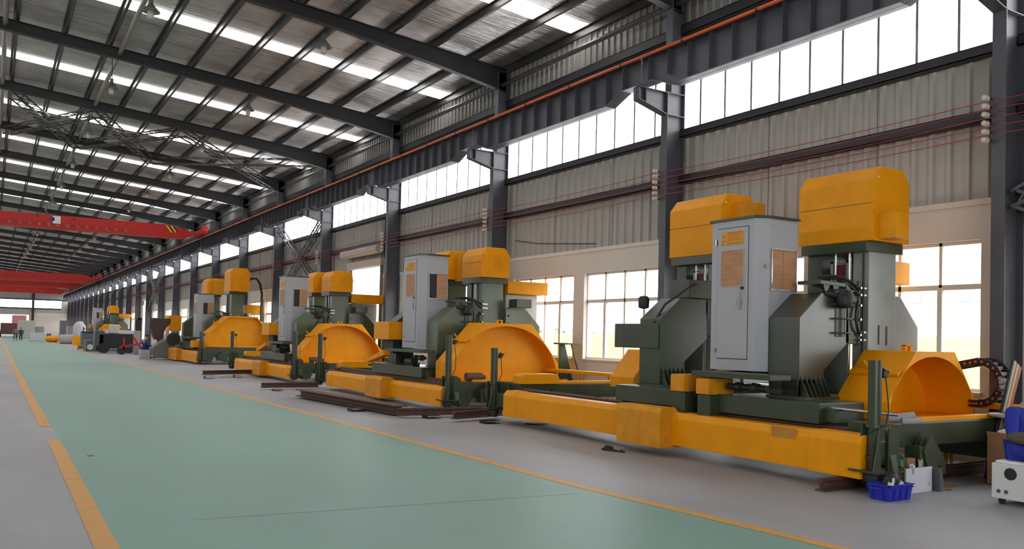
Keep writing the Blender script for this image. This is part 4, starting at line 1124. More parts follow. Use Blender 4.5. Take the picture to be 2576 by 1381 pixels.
# ================================================================ steel lying on the floor
def ibeam(label, cat, P, Q, w, h, z, name='steel_beam', t=.02, m=None):
    P = Vector(P); Q = Vector(Q); P.z = Q.z = 0
    d = (Q - P); L = d.length; a = math.atan2(d.y, d.x)
    mb = MB().box(0, L, -w / 2, w / 2, 0, t).box(0, L, -w / 2, w / 2, h - t, h).box(0, L, -t / 2, t / 2, t, h - t)
    R_ = Matrix.Rotation(a, 3, 'Z')
    mb.v = [tuple(R_ @ Vector(v) + P + Vector((0, 0, z))) for v in mb.v]
    return tag(obj(name, mb, m or M_RUST), label, cat, 'rusty steel lying under the machines')
def rail(label, P, Q, z=0.0, s=1.0):
    P = Vector(P); Q = Vector(Q); P.z = Q.z = 0
    d = (Q - P); L = d.length; a = math.atan2(d.y, d.x)
    mb = MB().prism([(-.07 * s, 0), (.07 * s, 0), (.07 * s, .015 * s), (.012 * s, .035 * s), (.012 * s, .1 * s), (.036 * s, .115 * s), (.036 * s, .15 * s), (-.036 * s, .15 * s), (-.036 * s, .115 * s), (-.012 * s, .1 * s), (-.012 * s, .035 * s), (-.07 * s, .015 * s)], 'x', 0, L)
    R_ = Matrix.Rotation(a, 3, 'Z')
    mb.v = [tuple(R_ @ Vector(v) + P + Vector((0, 0, z))) for v in mb.v]
    return tag(obj('steel_rail', mb, M_RUST), label, 'rail', 'rusty steel lying under the machines')
rail('rusty brown rail on the floor behind the blue crate', onz(2062, 1236, 0), onz(2490, 1186, 0), 0, 1.0)
rail('rusty rail across the floor at the near end of the second machine', onz(1000, 1044, .06), onz(1240, 1040, .06), .05)
rail('short rusty rail under the far corner of the nearest machine', onz(1140, 1062, 0), onz(1262, 1052, 0), .06)
ibeam('long rusty H beam lying along the aisle below the second machine', 'beam', onz(1010, 1047, 0), onz(757, 1000, 0), .3, .18, .04, t=.025)
rail('dark drilled rail in front of the third machine', onz(657, 980, 0), onz(800, 978, 0), .05)
rail('dark drilled rail on small blocks before the fourth machine', onz(510, 950, 0), onz(640, 946, 0), .1)
def block(px, py, px2, label, h=.06, d=.25):
    a = onz(px, py, 0); b = onz(px2, py, 0)
    mb = MB().box(a.x, max(b.x, a.x + .2), a.y, a.y + d, 0, .008).box(a.x, max(b.x, a.x + .2), a.y, a.y + d, h - .008, h).box(a.x, a.x + .008, a.y, a.y + d, 0, h)
    return tag(obj('channel_block', mb, M_DARK), label, 'block', 'steel blocks under the rails')
block(1222, 1067, 1265, 'dark channel block under the short rail right of the others')
block(1075, 1054, 1115, 'dark channel block under the rail of the second machine')
block(886, 1036, 925, 'brown channel block under the long H beam', .06, .3)
block(690, 984, 712, 'small dark block under the drilled rail before the third machine', .05)
block(516, 953, 540, 'small dark block under the left end of the drilled rail before the fourth machine', .1)
block(590, 950, 610, 'small dark block under the right end of the drilled rail before the fourth machine', .1)

# cable drag chain, tray disc, leaning boards
X = 11.9; cc = onx(2462, 962, X)
mb = MB(); ln = MB(); st = MB(); st2 = MB()
def chain_pt(t):      # two straight arms joined by a half circle, open toward the far side
    R_ = .30
    if t < .35: return (cc.y + .55 * (1 - t / .35), cc.z + R_ - .12 * (1 - t / .35))
    if t < .85:
        a = pi / 2 + pi * (t - .35) / .5; return (cc.y + R_ * cos(a) * 1.0, cc.z + R_ * sin(a))
    return (cc.y + .14 * (t - .85) / .15, cc.z - R_)
N = 20
for k in range(N):
    a = chain_pt(k / N); b = chain_pt((k + 1) / N)
    st.bar((X, a[0], a[1]), (X, b[0], b[1]), .02, .1); st2.bar((X + .24, a[0], a[1]), (X + .24, b[0], b[1]), .02, .1)
    mid = ((a[0] + b[0]) / 2, (a[1] + b[1]) / 2)
    ln.bar((X, mid[0], mid[1]), (X + .24, mid[0], mid[1]), .03, .05)
    mb.cyl((X - .02, mid[0], mid[1]), (X - .008, mid[0], mid[1]), .018, 8)
root = empty('cable_chain', (X, cc.y, cc.z - .35), 'black cable drag chain looped on the yellow tray beside the window', 'cable chain')
obj('side_band', st, M_BLACK, root); obj('side_band', st2, M_BLACK, root); obj('cross_bar', ln, M_DKGREY, root); obj('pin', mb, M_ORANGE, root)
tag(obj('round_plate', MB().lathe((11.6, 6.12, .80), [(0, 0), (.33, 0), (.34, .02), (.33, .04), (.16, .05), (.15, .07), (0, .07)], 32), M_TAPE), 'round grey steel plate behind the cross beam, left of the worker', 'plate')
tag(obj('plate_stand', MB().cyl((11.6, 6.12, 0), (11.6, 6.12, .8), .12, 14).lathe((11.6, 6.12, 0), [(.26, 0), (.26, .03), (.12, .05)], 16), M_DKGREY), 'dark round stand under the grey steel plate', 'stand')
b0 = ony(2524, 1012, 6.3); b1 = ony(2549, 905, 6.3); dr = (b1 - b0)
f0 = b0 - dr * (b0.z / dr.z)
for k, cmat in enumerate((M_DARK, mat('board_green', rgb(150, 170, 140)), M_CARD, mat('board_pink', rgb(190, 150, 130)), M_CARD, mat('board_red', rgb(150, 70, 50)))):
    o_ = Vector((.034 * k, 0, 0)); top = b1 + o_ + Vector((0, 0, -.02 * k))
    mb = MB().bar(f0 + o_ + Vector((0, 0, .005)), top, .032, .032)
    tag(obj('board', mb, cmat), '%s long board leaning on the nearest column, %s of the bundle' % (['dark', 'pale green', 'tan', 'pinkish', 'brown', 'dull red'][k], ['leftmost', 'second', 'third', 'fourth', 'fifth', 'rightmost'][k]), 'board', 'boards leaning on the nearest column')
# pipe elbows on the near cross beam
p = onz(2283, 1052, .84)
mb = MB().tube([(p.x - .22, p.y + .12, .84), (p.x - .08, p.y + .03, .85), (p.x + .06, p.y - .04, .87)], .05, 14)
tag(obj('pipe_elbow', mb, M_TAPE), 'dusty grey pipe elbow lying on the cross beam behind the jack post', 'pipe', 'pipe pieces on the cross beam')
mb = MB().tube([(p.x - .12, p.y - .0, .81), (p.x + .0, p.y - .07, .81), (p.x + .1, p.y - .1, .82)], .04, 14)
tag(obj('pipe_elbow', mb, M_TAPE), 'smaller grey pipe piece under the pipe elbow on the cross beam', 'pipe', 'pipe pieces on the cross beam')

# ---- slipper-like clamp on the floor
q = onz(1515, 1132, 0); r_ = onz(1570, 1139, 0)
mb = MB()
d = (r_ - q); L = d.length; a = math.atan2(d.y, d.x)
mb.prism([(0, 0), (0, .08), (.08, .1), (.12, .19), (.22, .2), (.32, .15), (.36, .08), (.62, .05), (.66, .1), (.7, .05), (.76, .05), (.76, 0)], 'y', -.04, .05)
mb.tube([(.24, 0, .17), (.36, .0, .15), (.38, .0, .09), (.3, 0, .07)], .02, 8)
s = L / .76; R_ = Matrix.Rotation(a, 3, 'Z')
mb.v = [tuple(R_ @ Vector((v[0] * s, v[1] * s, v[2] * s * .8)) + Vector((q.x, q.y, 0))) for v in mb.v]
tag(obj('lifting_clamp', mb, M_BLACK), 'black iron lifting clamp lying on the concrete before the yellow beam', 'clamp')

# ---- blue crate
def crate():
    x0, x1, y0, y1, h = 8.42, 8.80, 5.80, 6.03, .175
    root = empty('plastic_crate', ((x0 + x1) / 2, (y0 + y1) / 2, 0), 'blue plastic crate on the floor in front of the white carton', 'crate')
    fl = .025; t = .012
    m = MB()
    ob_ = [(x0, y0), (x1, y0), (x1, y1), (x0, y1)]; ot = [(x0 - fl, y0 - fl), (x1 + fl, y0 - fl), (x1 + fl, y1 + fl), (x0 - fl, y1 + fl)]
    it = [(x0 - fl + t, y0 - fl + t), (x1 + fl - t, y0 - fl + t), (x1 + fl - t, y1 + fl - t), (x0 - fl + t, y1 + fl - t)]; ib = [(x0 + t, y0 + t), (x1 - t, y0 + t), (x1 - t, y1 - t), (x0 + t, y1 - t)]
    vs = [(p[0], p[1], 0) for p in ob_] + [(p[0], p[1], h) for p in ot] + [(p[0], p[1], h) for p in it] + [(p[0], p[1], .012) for p in ib]
    fs = [(0, 1, 2, 3)]
    for k in range(4):
        j = (k + 1) % 4; fs += [(k, j, 4 + j, 4 + k), (4 + k, 4 + j, 8 + j, 8 + k), (8 + k, 8 + j, 12 + j, 12 + k)]
    fs.append((12, 13, 14, 15)); m.add(vs, fs)
    obj('tub', m, M_BLUE, root)
    r = MB()
    e = fl + .01
    for a_ in ((x0 - e, x1 + e, y0 - e, y0 - fl + t), (x0 - e, x1 + e, y1 + fl - t, y1 + e), (x0 - e, x0 - fl + t, y0 - e, y1 + e), (x1 + fl - t, x1 + e, y0 - e, y1 + e)):
        r.box(*a_, h - .006, h + .004)
        r.box(a_[0] + (.006 if a_[1] - a_[0] < .1 else 0), a_[1], a_[2], a_[3], h - .035, h - .03)
    obj('rim', r, M_BLUE, root)
    g = MB()
    for x in (x0 + .08, x0 + .19, x1 - .08): g.prism([(y0, .005), (y0 - .012, .01), (y0 - fl - .008, h - .03), (y0 - fl, h - .03)], 'x', x, x + .008)
    for y in (y0 + .05, y1 - .05): g.prism([(x0, .005), (x0 - .012, .01), (x0 - fl - .008, h - .03), (x0 - fl, h - .03)], 'y', y, y + .008)
    g.box(x0 - fl - .02, x0 - fl + .004, (y0 + y1) / 2 - .06, (y0 + y1) / 2 + .08, h - .055, h - .03)
    obj('rib', g, M_BLUE, root)
crate()
random.seed(3)
def lump(c, rx, ry, rz, seed, n=10, amp=.25):
    random.seed(seed); m = MB(); vs = []; fs = []
    for i in range(n + 1):
        th = pi * i / n
        for j in range(n * 2):
            ph = pi * j / n; w = 1 + amp * (random.random() - .5) if 0 < i < n else 1
            vs.append((c[0] + rx * sin(th) * cos(ph) * w, c[1] + ry * sin(th) * sin(ph) * w, c[2] + rz * cos(th) * w))
    for i in range(n):
        for j in range(n * 2):
            k = (j + 1) % (n * 2); fs.append((i * n * 2 + j, i * n * 2 + k, (i + 1) * n * 2 + k, (i + 1) * n * 2 + j))
    return m.add(vs, fs, True)
bg = obj('black_bag', lump((8.66, 5.93, .15), .12, .07, .15, 4, amp=.2), M_BLACK); tag(bg, 'crumpled black bag stuffed in the blue crate', 'bag')
obj('paper_tag', B(8.57, 8.6, 5.85, 5.865, .18, .24), M_WHITE, bg)
tag(obj('paper_wad', lump((8.55, 5.87, .12), .05, .04, .07, 5, 6, .5), M_WHITE), 'small white paper wad in the blue crate, left of the black bag', 'paper')
tag(obj('plastic_bag', lump((8.74, 5.9, .12), .06, .06, .08, 6, 7, .5), M_WBOX), 'crumpled clear plastic bag in the blue crate, right of the black bag', 'bag')
# ---- white carton, open
x0, x1, y0, y1, h = 9.08, 9.57, 6.03, 6.22, .29
root = empty('carton', ((x0 + x1) / 2, (y0 + y1) / 2, 0), 'open white cardboard carton with green lettering beside the blue crate', 'box')
obj('front_panel', B(x0 - .04, x1, y0 - .005, y0, 0, h), M_WBOX, root)
m = MB().box(x0, x1, y1, y1 + .005, 0, h).box(x1, x1 + .005, y0, y1, 0, h - .02).box(x0 - .005, x0, y0, y1, 0, h).box(x0, x1, y0, y1, 0, .005)
m.prism([(x0, h), (x0 - .08, h + .03), (x0 - .08, h + .035), (x0, h + .005)], 'y', y0 + .02, y1)
obj('carton_side', m, M_CARD, root)
obj('green_edge', B(x0 - .042, x0 - .018, y0 - .008, y0 - .005, .12, h), M_GREEN2, root)
obj('tape', B(x0 + .1, x0 + .14, y0 - .008, y0 - .005, h - .07, h), M_TAPE, root)
obj('tape_fold', lump((x0 + .12, y0 - .01, h + .015), .022, .012, .025, 3, 5, .3), M_WHITE, root)
for tx, sz, xx, zz, rot in (('0V2E', .05, x0 - .01, .05, 0), ('0', .06, x1 - .07, .07, 0), ('+', .03, x1 - .04, .14, 0)):
    c = bpy.data.curves.new('t', 'FONT'); c.body = tx; c.size = sz
    to = bpy.data.objects.new('t', c); COL.objects.link(to)
    me = bpy.data.meshes.new_from_object(to.evaluated_get(bpy.context.evaluated_depsgraph_get())); bpy.data.objects.remove(to)
    mb = MB().add([(xx + v.co.x, y0 - .0065, zz + v.co.y) for v in me.vertices], [tuple(p.vertices) for p in me.polygons])
    obj('lettering', mb, M_GREEN2, root)
tag(obj('grille', (lambda m: [m.box(9.42, 9.5, 6.1, 6.105, .2 + .016 * k, .208 + .016 * k) for k in range(10)] and m.box(9.42, 9.426, 6.1, 6.106, .05, .37).box(9.494, 9.5, 6.1, 6.106, .05, .37))(MB()), M_WHITE), 'white slotted grille sticking out of the white carton', 'grille')
tag(obj('small_box', B(9.25, 9.4, 6.13, 6.2, .18, .38), M_CARD), 'small brown box standing in the white carton', 'box')
tag(obj('folder', MB().prism([(9.14, .1), (9.2, .1), (9.15, .38), (9.1, .37)], 'y', 6.12, 6.2), M_GREEN2), 'dark green folder leaning in the white carton', 'folder')
tag(obj('paper', MB().prism([(9.22, .2), (9.3, .2), (9.27, .33), (9.2, .33)], 'y', 6.07, 6.075), M_WBOX), 'folded white paper in the white carton', 'paper')
tag(obj('panel', MB().prism([(9.62, .0), (9.72, 0), (9.64, .27), (9.6, .27)], 'y', 5.95, 6.12), M_DKGREY), 'grey panel leaning right of the white carton', 'panel')
for k, (px, py, w, l) in enumerate(((2368, 1212, .16, .1), (2378, 1226, .2, .08), (2366, 1235, .22, .1))):
    q = onz(px, py, .0); mb = MB().prism([(q.x, q.y), (q.x + w, q.y - .03), (q.x + w * 1.1, q.y + l * .5), (q.x + w * .5, q.y + l), (q.x - .02, q.y + l * .7)], 'z', .002 + .004 * k, .012 + .004 * k)
    tag(obj('cardboard_scrap', mb, M_CARD), 'torn cardboard scrap on the floor right of the carton, %s of three' % ['farthest', 'middle', 'nearest'][k], 'cardboard', 'cardboard scraps')
# ---- big brown box
x0, x1, y0, y1, h = 10.72, 11.4, 5.62, 6.03, .66
root = empty('carton', ((x0 + x1) / 2, (y0 + y1) / 2, 0), 'tall brown cardboard box behind the seated worker', 'box')
m = MB().box(x0, x1, y0, y0 + .01, 0, h).box(x0, x1, y1 - .01, y1, 0, h - .03).box(x0, x0 + .01, y0, y1, 0, h).box(x1 - .01, x1, y0, y1, 0, h).box(x0, x1, y0, y1, 0, .01)
obj('carton_side', m, M_CARD, root)
c = bpy.data.curves.new('t', 'FONT'); c.body = 'A'; c.size = .12
to = bpy.data.objects.new('t', c); COL.objects.link(to)
me = bpy.data.meshes.new_from_object(to.evaluated_get(bpy.context.evaluated_depsgraph_get())); bpy.data.objects.remove(to)
obj('lettering', MB().add([(x0 + .2 + v.co.x, y0 - .002, .4 + v.co.y) for v in me.vertices], [tuple(p.vertices) for p in me.polygons]), M_BLACK, root)
tag(obj('plastic_sheet', lump((10.95, 5.85, .62), .17, .12, .1, 11, 8, .5), M_WHITE), 'crumpled white plastic in the tall brown box', 'plastic')
# ---- white instrument box on castors
XB = 9.47
pa = onx(2494, 1206, XB); zt_ = onx(2497, 1163, XB).z; zb_ = onx(2492, 1250, XB).z
yb_, ya_ = pa.y, pa.y - .85
root = empty('instrument_box', (XB + .3, (ya_ + yb_) / 2, 0), 'white metal equipment box on castors under the seated worker', 'box')
obj('body', B(XB, XB + .55, ya_, yb_, zb_, zt_), M_WHITE, root, bevel=.008)
obj('lid', B(XB + .02, XB + .53, ya_, yb_ - .03, zt_, zt_ + .03), mat('white_cloth', rgb(235, 228, 236), .8), root, bevel=.01)
for px, py, rr in ((2542, 1193, .066), (2512, 1235, .022), (2531, 1238, .022)):
    q = onx(px, py, XB); obj('port_hole', MB().cyl((XB - .004, q.y, q.z), (XB + .01, q.y, q.z), rr, 24), M_BLACK if rr > .03 else M_DKGREY, root)
for y in (yb_ - .08, ya_ + .08):
    for x in (XB + .07, XB + .48):
        cst = MB().cyl((x - .015, y, .035), (x + .015, y, .035), .035, 14).box(x - .02, x + .02, y - .015, y + .02, .05, zb_)
        obj('castor', cst, M_BLACK, root)

# ================================================================ people
def skin_obj(name, pts, edges, m, parent=None, sub=2, loc=None, rootv=0, sm=True):
    base = Vector(loc) if loc is not None else Vector(ORI[parent.name])
    me = bpy.data.meshes.new(name)
    me.from_pydata([tuple(Vector(p[:3]) - base) for p in pts], edges, [])
    me.materials.append(m)
    o = bpy.data.objects.new(name, me); COL.objects.link(o)
    if parent is None: o.location = base
    else: o.parent = parent
    ORI[o.name] = tuple(base)
    md = o.modifiers.new('skin', 'SKIN'); md.use_smooth_shade = True; md.branch_smoothing = .6
    for v, p in zip(me.skin_vertices[0].data, pts):
        r = p[3]; v.radius = (r if isinstance(r, tuple) else (r, r)); 
    me.skin_vertices[0].data[rootv].use_root = True
    sb = o.modifiers.new('sub', 'SUBSURF'); sb.levels = sub; sb.render_levels = sub
    return o
def person(label, base, rz, pose, top, legs, s=1.0, group=None, extra=None, sleeves=True):
    base = Vector(base); Rz = Matrix.Rotation(rz, 3, 'Z')
    T = lambda p: tuple(base + Rz @ (Vector(p) * s))
    J = dict(pel=(0, 0, .95), waist=(0, .0, 1.08), chest=(0, 0, 1.28), neck=(0, .0, 1.47), head=(0, .02, 1.56), crown=(0, .015, 1.68),
             shL=(-.18, 0, 1.41), elL=(-.25, 0, 1.13), wrL=(-.26, .08, .88), haL=(-.26, .1, .8), shR=(.18, 0, 1.41), elR=(.25, 0, 1.13), wrR=(.26, .08, .88), haR=(.26, .1, .8),
             hiL=(-.1, 0, .9), knL=(-.11, .02, .49), anL=(-.12, -.02, .09), toL=(-.13, .14, .035), hiR=(.1, 0, .9), knR=(.11, .02, .49), anR=(.12, -.02, .09), toR=(.13, .14, .035))
    J.update(pose)
    R = dict(pel=.115, waist=.118, chest=.13, neck=.05, head=.078, crown=.07, sh=.055, el=.042, wr=.028, ha=.03, hi=.085, kn=.055, an=.038, to=.035)
    keys = list(J); idx = {k: i for i, k in enumerate(keys)}
    def rad(k, g=0):
        b = k[:-1] if k[-1] in 'LR' else k
        return (R[b] + g) * s
    E_ = [('pel', 'waist'), ('waist', 'chest'), ('chest', 'neck'), ('neck', 'head'), ('head', 'crown')]
    for q in 'LR': E_ += [('chest', 'sh' + q), ('sh' + q, 'el' + q), ('el' + q, 'wr' + q), ('wr' + q, 'ha' + q), ('pel', 'hi' + q), ('hi' + q, 'kn' + q), ('kn' + q, 'an' + q), ('an' + q, 'to' + q)]
    o = skin_obj('person', [T(J[k]) + (rad(k),) for k in keys], [(idx[a], idx[b]) for a, b in E_], M_SKIN, None, 2, base)
    tag(o, label, 'person', group)
    # jacket
    jk = ['pel', 'waist', 'chest', 'shL', 'elL', 'wrL', 'shR', 'elR', 'wrR']; ji = {k: i for i, k in enumerate(jk)}
    neckp = Vector(J['chest']).lerp(Vector(J['neck']), .75)
    pts = [T(J[k]) + (rad(k, .05 if k == 'waist' else .026),) for k in jk] + [T(neckp) + (.075 * s,)]
    skin_obj('jacket', pts, [(ji[a], ji[b]) for a, b in E_ if a in ji and b in ji] + [(ji['chest'], len(jk))], top, o)
    lk = ['pel', 'hiL', 'knL', 'anL', 'hiR', 'knR', 'anR']; li = {k: i for i, k in enumerate(lk)}
    pts = [T(J[k]) + (rad(k, .018),) for k in lk]
    skin_obj('trousers', pts, [(li[a], li[b]) for a, b in E_ if a in li and b in li], legs, o)
    for q in 'LR':
        a = Vector(J['an' + q]); t = Vector(J['to' + q]); d_ = (t - a); d_.z = 0
        pts = [T(tuple(a + Vector((0, 0, -.03)) - d_ * .25)) + (.045 * s,), T(tuple(a + d_ * .5 + Vector((0, 0, -.045)))) + (.045 * s,), T(tuple(t)) + (.038 * s,)]
        skin_obj('shoe', pts, [(0, 1), (1, 2)], M_BLACK, o, 1)
        # hand: palm carries five fingers
        w = Vector(J['wr' + q]); h_ = Vector(J['ha' + q]); d_ = (h_ - w).normalized()
        sd = Vector((0, 1, 0)) if abs(d_.y) < .6 else Vector((1, 0, 0)); sd = (sd - d_ * sd.dot(d_)).normalized()
        nrm = d_.cross(sd)
        P_ = [T(tuple(h_)) + (.026 * s,)]; E2 = []
        for k in range(4):
            b_ = h_ + d_ * .045 + sd * (-.028 + .019 * k); L_ = (.06, .072, .07, .055)[k]
            i0 = len(P_)
            P_ += [T(tuple(b_)) + (.0095 * s,), T(tuple(b_ + d_ * L_ * .5 + nrm * .01)) + (.0085 * s,), T(tuple(b_ + d_ * L_ * .85 + nrm * .03)) + (.0075 * s,)]
            E2 += [(0, i0), (i0, i0 + 1), (i0 + 1, i0 + 2)]
        i0 = len(P_); b_ = h_ + sd * .035
        P_ += [T(tuple(b_)) + (.011 * s,), T(tuple(b_ + d_ * .035 + sd * .02 + nrm * .01)) + (.009 * s,)]
        E2 += [(0, i0), (i0, i0 + 1)]
        skin_obj('hand', P_, E2, M_SKIN, o, 1)
    # face and hair
    hd = Vector(J['head']); cr_ = Vector(J['crown']); up = (cr_ - hd).normalized(); fw = Vector((0, 1, 0)); fw = (fw - up * fw.dot(up)).normalized()
    rt = fw.cross(up)
    ft = MB()
    def el(c, rx, ry, rz_, n=8):
        vs = []; fs = []
        for i in range(n + 1):
            th = pi * i / n
            for j in range(n * 2):
                ph = pi * j / n
                v = c + rt * (rx * sin(th) * cos(ph)) + fw * (ry * sin(th) * sin(ph)) + up * (rz_ * cos(th)); vs.append(T(tuple(v)))
        for i in range(n):
            for j in range(n * 2):
                k = (j + 1) % (n * 2); fs.append((i * n * 2 + j, i * n * 2 + k, (i + 1) * n * 2 + k, (i + 1) * n * 2 + j))
        return vs, fs
    fm = MB(); fm.add(*el(hd + fw * .088 + up * .015, .013, .02, .022), True)
    for q in (-1, 1): fm.add(*el(hd + rt * .08 * q + up * .02, .012, .02, .03), True)
    obj('nose_and_ears', fm, M_SKIN, o)
    em = MB()
    for q in (-1, 1): em.add(*el(hd + fw * .078 + rt * .03 * q + up * .04, .012, .01, .007), True)
    obj('eyes', em, M_BLACK, o)
    lm = MB(); lm.add(*el(hd + fw * .08 - up * .03, .024, .01, .007), True); obj('mouth', lm, mat('lips', rgb(150, 80, 74)), o)
    hm = MB(); hm.add(*el(hd + up * .075 - fw * .015, .088, .1, .075, 10), True); obj('hair', hm, M_HAIR, o)
    return o
# seated worker at the right edge
sx, sy, sz = XB + .27, yb_ - .17, zt_ + .03
pose = dict(pel=(0, 0.03, .12), waist=(0, -.01, .27), chest=(0, -.01, .46), neck=(0, .05, .62), head=(0, .12, .71), crown=(0, .17, .82),
            shL=(-.19, .0, .56), elL=(-.28, .05, .28), wrL=(-.14, .34, .2), haL=(-.08, .38, .18), shR=(.19, .0, .56), elR=(.28, .05, .28), wrR=(.14, .34, .24), haR=(.08, .38, .22),
            hiL=(-.1, .02, .1), knL=(-.16, .44, .1), anL=(-.16, .46, -.39 - .0), toL=(-.17, .6, -.45), hiR=(.1, .02, .1), knR=(.16, .44, .1), anR=(.16, .46, -.39), toR=(.17, .6, -.45))
zf = sz
for k in ('anL', 'anR'): pose[k] = (pose[k][0], pose[k][1], -zf + .1)
for k in ('toL', 'toR'): pose[k] = (pose[k][0], pose[k][1], -zf + .05)
W = person('worker in blue coveralls with olive sleeve covers seated on the white box', (sx, sy, sz), radians(180 + WROT), pose, M_COVER, M_COVER)
def wT(p):
    return tuple(Vector((sx, sy, sz)) + Matrix.Rotation(radians(180 + WROT), 3, 'Z') @ Vector(p))
for q in 'LR':
    e_, w_ = Vector(pose['el' + q]), Vector(pose['wr' + q])
    s_ = Vector(pose['sh' + q])
    skin_obj('sleeve_cover', [wT(e_.lerp(s_, .12)) + (.074,), wT(e_) + (.078,), wT(e_.lerp(w_, .5)) + (.072,), wT(e_.lerp(w_, .9)) + (.058,)], [(0, 1), (1, 2), (2, 3)], M_OLIVE, W, 2)
# two people at the far end, one worker at the fourth machine
a = onz(38, 857, 0)
person('distant person in a pale top and jeans walking down the green aisle', (a.x, a.y, 0), 0.2, dict(knL=(-.11, .1, .49), anL=(-.12, .12, .09), toL=(-.13, .26, .035), anR=(.12, -.12, .09), toR=(.13, .02, .035)), mat('faded_pink_cloth', rgb(150, 120, 116), .9), mat('denim', rgb(70, 84, 110), .9), .86)
a = onz(52, 857, 0)
person('distant person dressed in black walking beside the one in jeans', (a.x, a.y, 0), 0.1, {}, M_BLACK, M_BLACK, .85)
# crouching worker near machine four
a = onz(362, 902, 0)
st_ = tag(obj('stool', B(a.x - .25, a.x + .3, a.y - .25, a.y + .25, 0, .5), M_CONCL, bevel=.02), 'pale square box used as a stool near the fourth machine', 'stool')
pz = dict(pose)
for k in ('anL', 'anR'): pz[k] = (pz[k][0], pz[k][1], -.5 + .1)
for k in ('toL', 'toR'): pz[k] = (pz[k][0], pz[k][1], -.5 + .05)
person('distant worker in blue overalls seated on a pale box beyond the fourth machine', (a.x, a.y, .5), radians(-70), pz, mat('teal_cloth', rgb(40, 80, 100), .9), M_COVER, 1.0)

# ================================================================ things far down the hall
def far_box(name, px0, py0, px1, py1, m, label, cat, depth=1.0, legs=False, group=None):
    a = onz(px0, py1, 0); Y = a.y
    X0 = a.x; X1 = ony(px1, py1, Y).x; Z = ony(px0, py0, Y).z
    d = depth
    mb = MB().box(X0, X1, Y, Y + d, 0.25 * Z if legs else 0.0, Z)
    if legs:
        for x in (X0, X1 - .08 * (X1 - X0)):
            for y in (Y, Y + d - .1): mb.box(x, x + .08 * (X1 - X0), y, y + .1, 0, .26 * Z)
    return tag(obj(name, mb, m, bevel=.03), label, cat, group), (X0, X1, Y, Z)
far_box('steel_case', 183, 845, 212, 868, M_YEL, 'bright yellow case on the floor far down the hall', 'case')
far_box('trestle', 196, 868, 222, 881, mat('ochre_paint', rgb(150, 110, 50)), 'low ochre trestle before the yellow case', 'trestle', .8, True)
o, g = far_box('fuel_tank', 216, 856, 250, 884, M_DKGREY, 'dark rounded tank standing right of the ochre trestle', 'tank', 2.0)
obj('hatch', MB().cyl((g[0] + .3 * (g[1] - g[0]), g[2] - .02, g[3] * .4), (g[0] + .3 * (g[1] - g[0]), g[2] + .05, g[3] * .4), .2, 12), M_WHITE, o)
def wheel(x, y, r, w, p, nm='wheel'): return obj(nm, MB().cyl((x, y, r), (x, y + w, r), r, 16), M_BLACK, p)
a = onz(246, 888, 0)
root = empty('forklift', (a.x + 1.5, a.y, 0), 'dark forklift truck with its mast raised, beyond the fifth machine base', 'forklift')
k = 1.0
obj('chassis', B(a.x, a.x + 2.4, a.y, a.y + 1.3, .35, 1.3), M_DARK, root, bevel=.08)
obj('counterweight', B(a.x - .2, a.x + .4, a.y, a.y + 1.3, .4, 1.5), M_DKGREY, root, bevel=.1)
m = MB()
for x in (a.x + 2.4, a.x + 2.55):
    m.box(x, x + .1, a.y + .2, a.y + .3, .1, 2.4); m.box(x, x + .1, a.y + 1.0, a.y + 1.1, .1, 2.4)
m.box(a.x + 2.4, a.x + 2.65, a.y + .2, a.y + 1.1, 2.3, 2.4)
obj('mast', m, M_BLACK, root)
obj('seat', B(a.x + .7, a.x + 1.3, a.y + .3, a.y + 1.0, 1.3, 1.9), M_WHITE, root, bevel=.06)
obj('fork', B(a.x + 2.65, a.x + 3.5, a.y + .3, a.y + .4, .12, .18), M_DARK, root)
for x in (a.x + .35, a.x + 1.9):
    for y in (a.y - .08, a.y + 1.1): wheel(x, y, .35, .25, root)
a = onz(302, 892, 0)
root = empty('pallet_truck', (a.x, a.y, 0), 'red tubular trolley standing in front of the grey machine bed', 'trolley')
m = MB().bar((a.x, a.y, .45), (a.x + 1.6, a.y, .8), .1).bar((a.x, a.y + .7, .45), (a.x + 1.6, a.y + .7, .8), .1).bar((a.x + .2, a.y, .3), (a.x + .2, a.y, 1.1), .1).bar((a.x + 1.2, a.y, .4), (a.x + .7, a.y, 1.2), .09)
obj('frame', m, M_RED, root)
for x in (a.x + .1, a.x + 1.4): wheel(x, a.y - .05, .22, .12, root); wheel(x, a.y + .65, .22, .12, root)
def bench(px0, px1, py0, py1, m, label, top=None):
    o, g = far_box('machine_bed', px0, py0, px1, py1, m, label, 'machine bed', 1.6)
    if top:
        obj('cover', B(g[0], g[1], g[2] + .1, g[2] + 1.3, g[3], g[3] + top[1]), top[0], o)
    return o
bench(205, 262, 838, 872, M_DKGREY, 'long grey machine bed behind the dark tank', (M_BLACK, .15))
bench(262, 345, 842, 884, mat('lilac_grey', rgb(120, 118, 130)), 'grey machine bed behind the forklift', (M_WBOX, .35))
o, g = far_box('locker', 338, 832, 352, 892, M_TAPE, 'narrow grey locker beside the seated distant worker', 'locker', .8)
